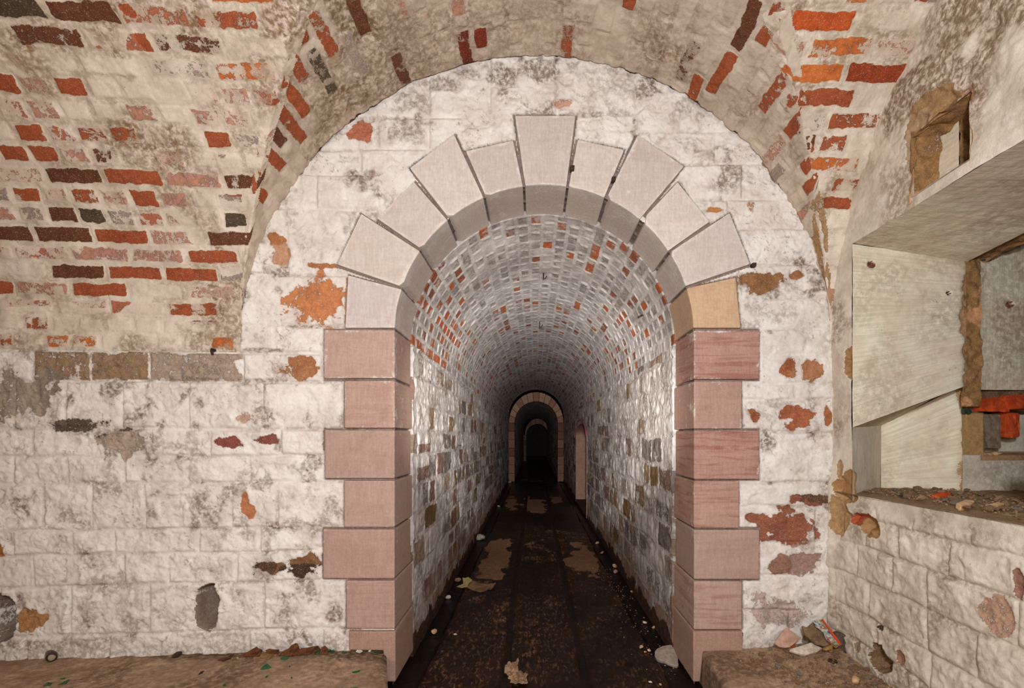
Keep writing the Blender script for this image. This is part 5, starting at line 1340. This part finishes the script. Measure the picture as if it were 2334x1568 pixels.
vhook(1239, 622, .045, 'rusty hook at the crown of the passage vault, nearest one')
vhook(1230, 733, .06, 'small rusty hook at the vault crown behind the nearest hook')
vhook(1466, 718, .035, 'rusty hook on the right haunch of the passage vault')
vhook(1227, 818, .07, 'third dim hook along the crown of the passage vault')
vhook(1220, 868, .10, 'farthest hook at the vault crown just before the second arch')
pH = Vector((fx(498), float(ywall(np.array(498.))) , fz(803)))
hook([pH + Vector((0, .03, .004)), pH + Vector((0, -.012, .004)), pH + Vector((.002, -.016, -.006)), pH + Vector((.004, -.014, -.02))], [.007, .008, .007, .004], 'black iron stub in the joint above the bare stone course on the left')
# pink sprayed line over the low recess
def spray_line():
    c, w = (NY0 + NY1) / 2, (NY1 - NY0) / 2 + .05
    bm = bmesh.new(); g = []
    for t in np.linspace(.1, math.pi + .05, 60):
        a = []
        for e in (0, .035):
            y, z = c - (w + e) * math.cos(t), NSZ - .02 + (NTZ - NSZ + .07 + e * .6) * max(-.2, math.sin(t)) ** 1
            a.append(bm.verts.new((XR - .030, y - c, z - NSZ))); a.append(bm.verts.new((XR - .026, y - c, z - NSZ)))
        g.append(a)
    for a, b in zip(g[:-1], g[1:]):
        bm.faces.new((a[0], b[0], b[2], a[2])); bm.faces.new((a[1], a[3], b[3], b[1])); bm.faces.new((a[0], a[1], b[1], b[0])); bm.faces.new((a[2], b[2], b[3], a[3]))
    for v in bm.verts: v.co.x -= XR
    for v in bm.verts: v.co += Vector((XR, c, NSZ))
    finish('painted_line', bm, None, M['spray'], None, None, None, False, bpy.data.objects['wall_passage_right'])['label'] = 'pink sprayed line'
spray_line()


# ------------------------------------------------------------------ light and camera
def lamp(name, loc, power, size, col=(1, 1, 1)):
    l = bpy.data.lights.new(name, 'POINT'); l.energy = power; l.shadow_soft_size = size; l.color = col
    o = bpy.data.objects.new(name, l); COL.objects.link(o); o.location = loc; return o
lamp('room_fill', (.05, -.22, CZ + .20), 40, .14, (1, .94, .87))  # added warm fill in place of bounced light; no such lamp stands here
def spot_lamp(name, loc, target, power, half, blend, col):
    l = bpy.data.lights.new(name, 'SPOT'); l.energy = power; l.spot_size = 2 * math.radians(half); l.spot_blend = blend; l.shadow_soft_size = .05; l.color = col
    o = bpy.data.objects.new(name, l); COL.objects.link(o); o.location = loc
    o.rotation_euler = (Vector(target) - Vector(loc)).to_track_quat('-Z', 'Y').to_euler(); return o
spot_lamp('passage_fill', (.04, -.25, CZ + .12), (.045, 6, CZ + .18), 1000, 16.0, .5, (1, .985, .98))  # added unseen spot to brighten the depth of the passage
lamp('side_fill', (-1.25, -.15, CZ + .05), 30, .12, (1, .93, .86))  # added fill on the left, evens out the falloff across the wall
spot_lamp('flash_head', (.10, -.22, CZ + .44), (.08, 2.2, CZ + .36), 152, 78, 1., (.94, 1, 1.12))
spot_lamp('floor_fill', (.04, 1.15, .2), (.045, 4.0, 2.12), 120, 26, .55, (1, .985, .97))  # added spot below the view, lifts the passage vault
w = bpy.data.worlds.new('dark'); scn.world = w; w.use_nodes = True
w.node_tree.nodes['Background'].inputs[0].default_value = (0, 0, 0, 1)
cam = bpy.data.cameras.new('camera'); co = bpy.data.objects.new('camera', cam); COL.objects.link(co)
co.location = (0, 0, CZ); co.rotation_euler = (math.pi / 2, 0, 0)
cam.sensor_width = 36; cam.sensor_fit = 'HORIZONTAL'; cam.lens = F / W * 36
cam.shift_x = (W / 2 - VX) / W; cam.shift_y = (VY - H / 2) / W
cam.clip_start = .05; scn.camera = co
vs = scn.view_settings
vs.view_transform = 'Standard'; vs.look = 'None'; vs.gamma = 1; vs.use_curve_mapping = False; vs.exposure = 0
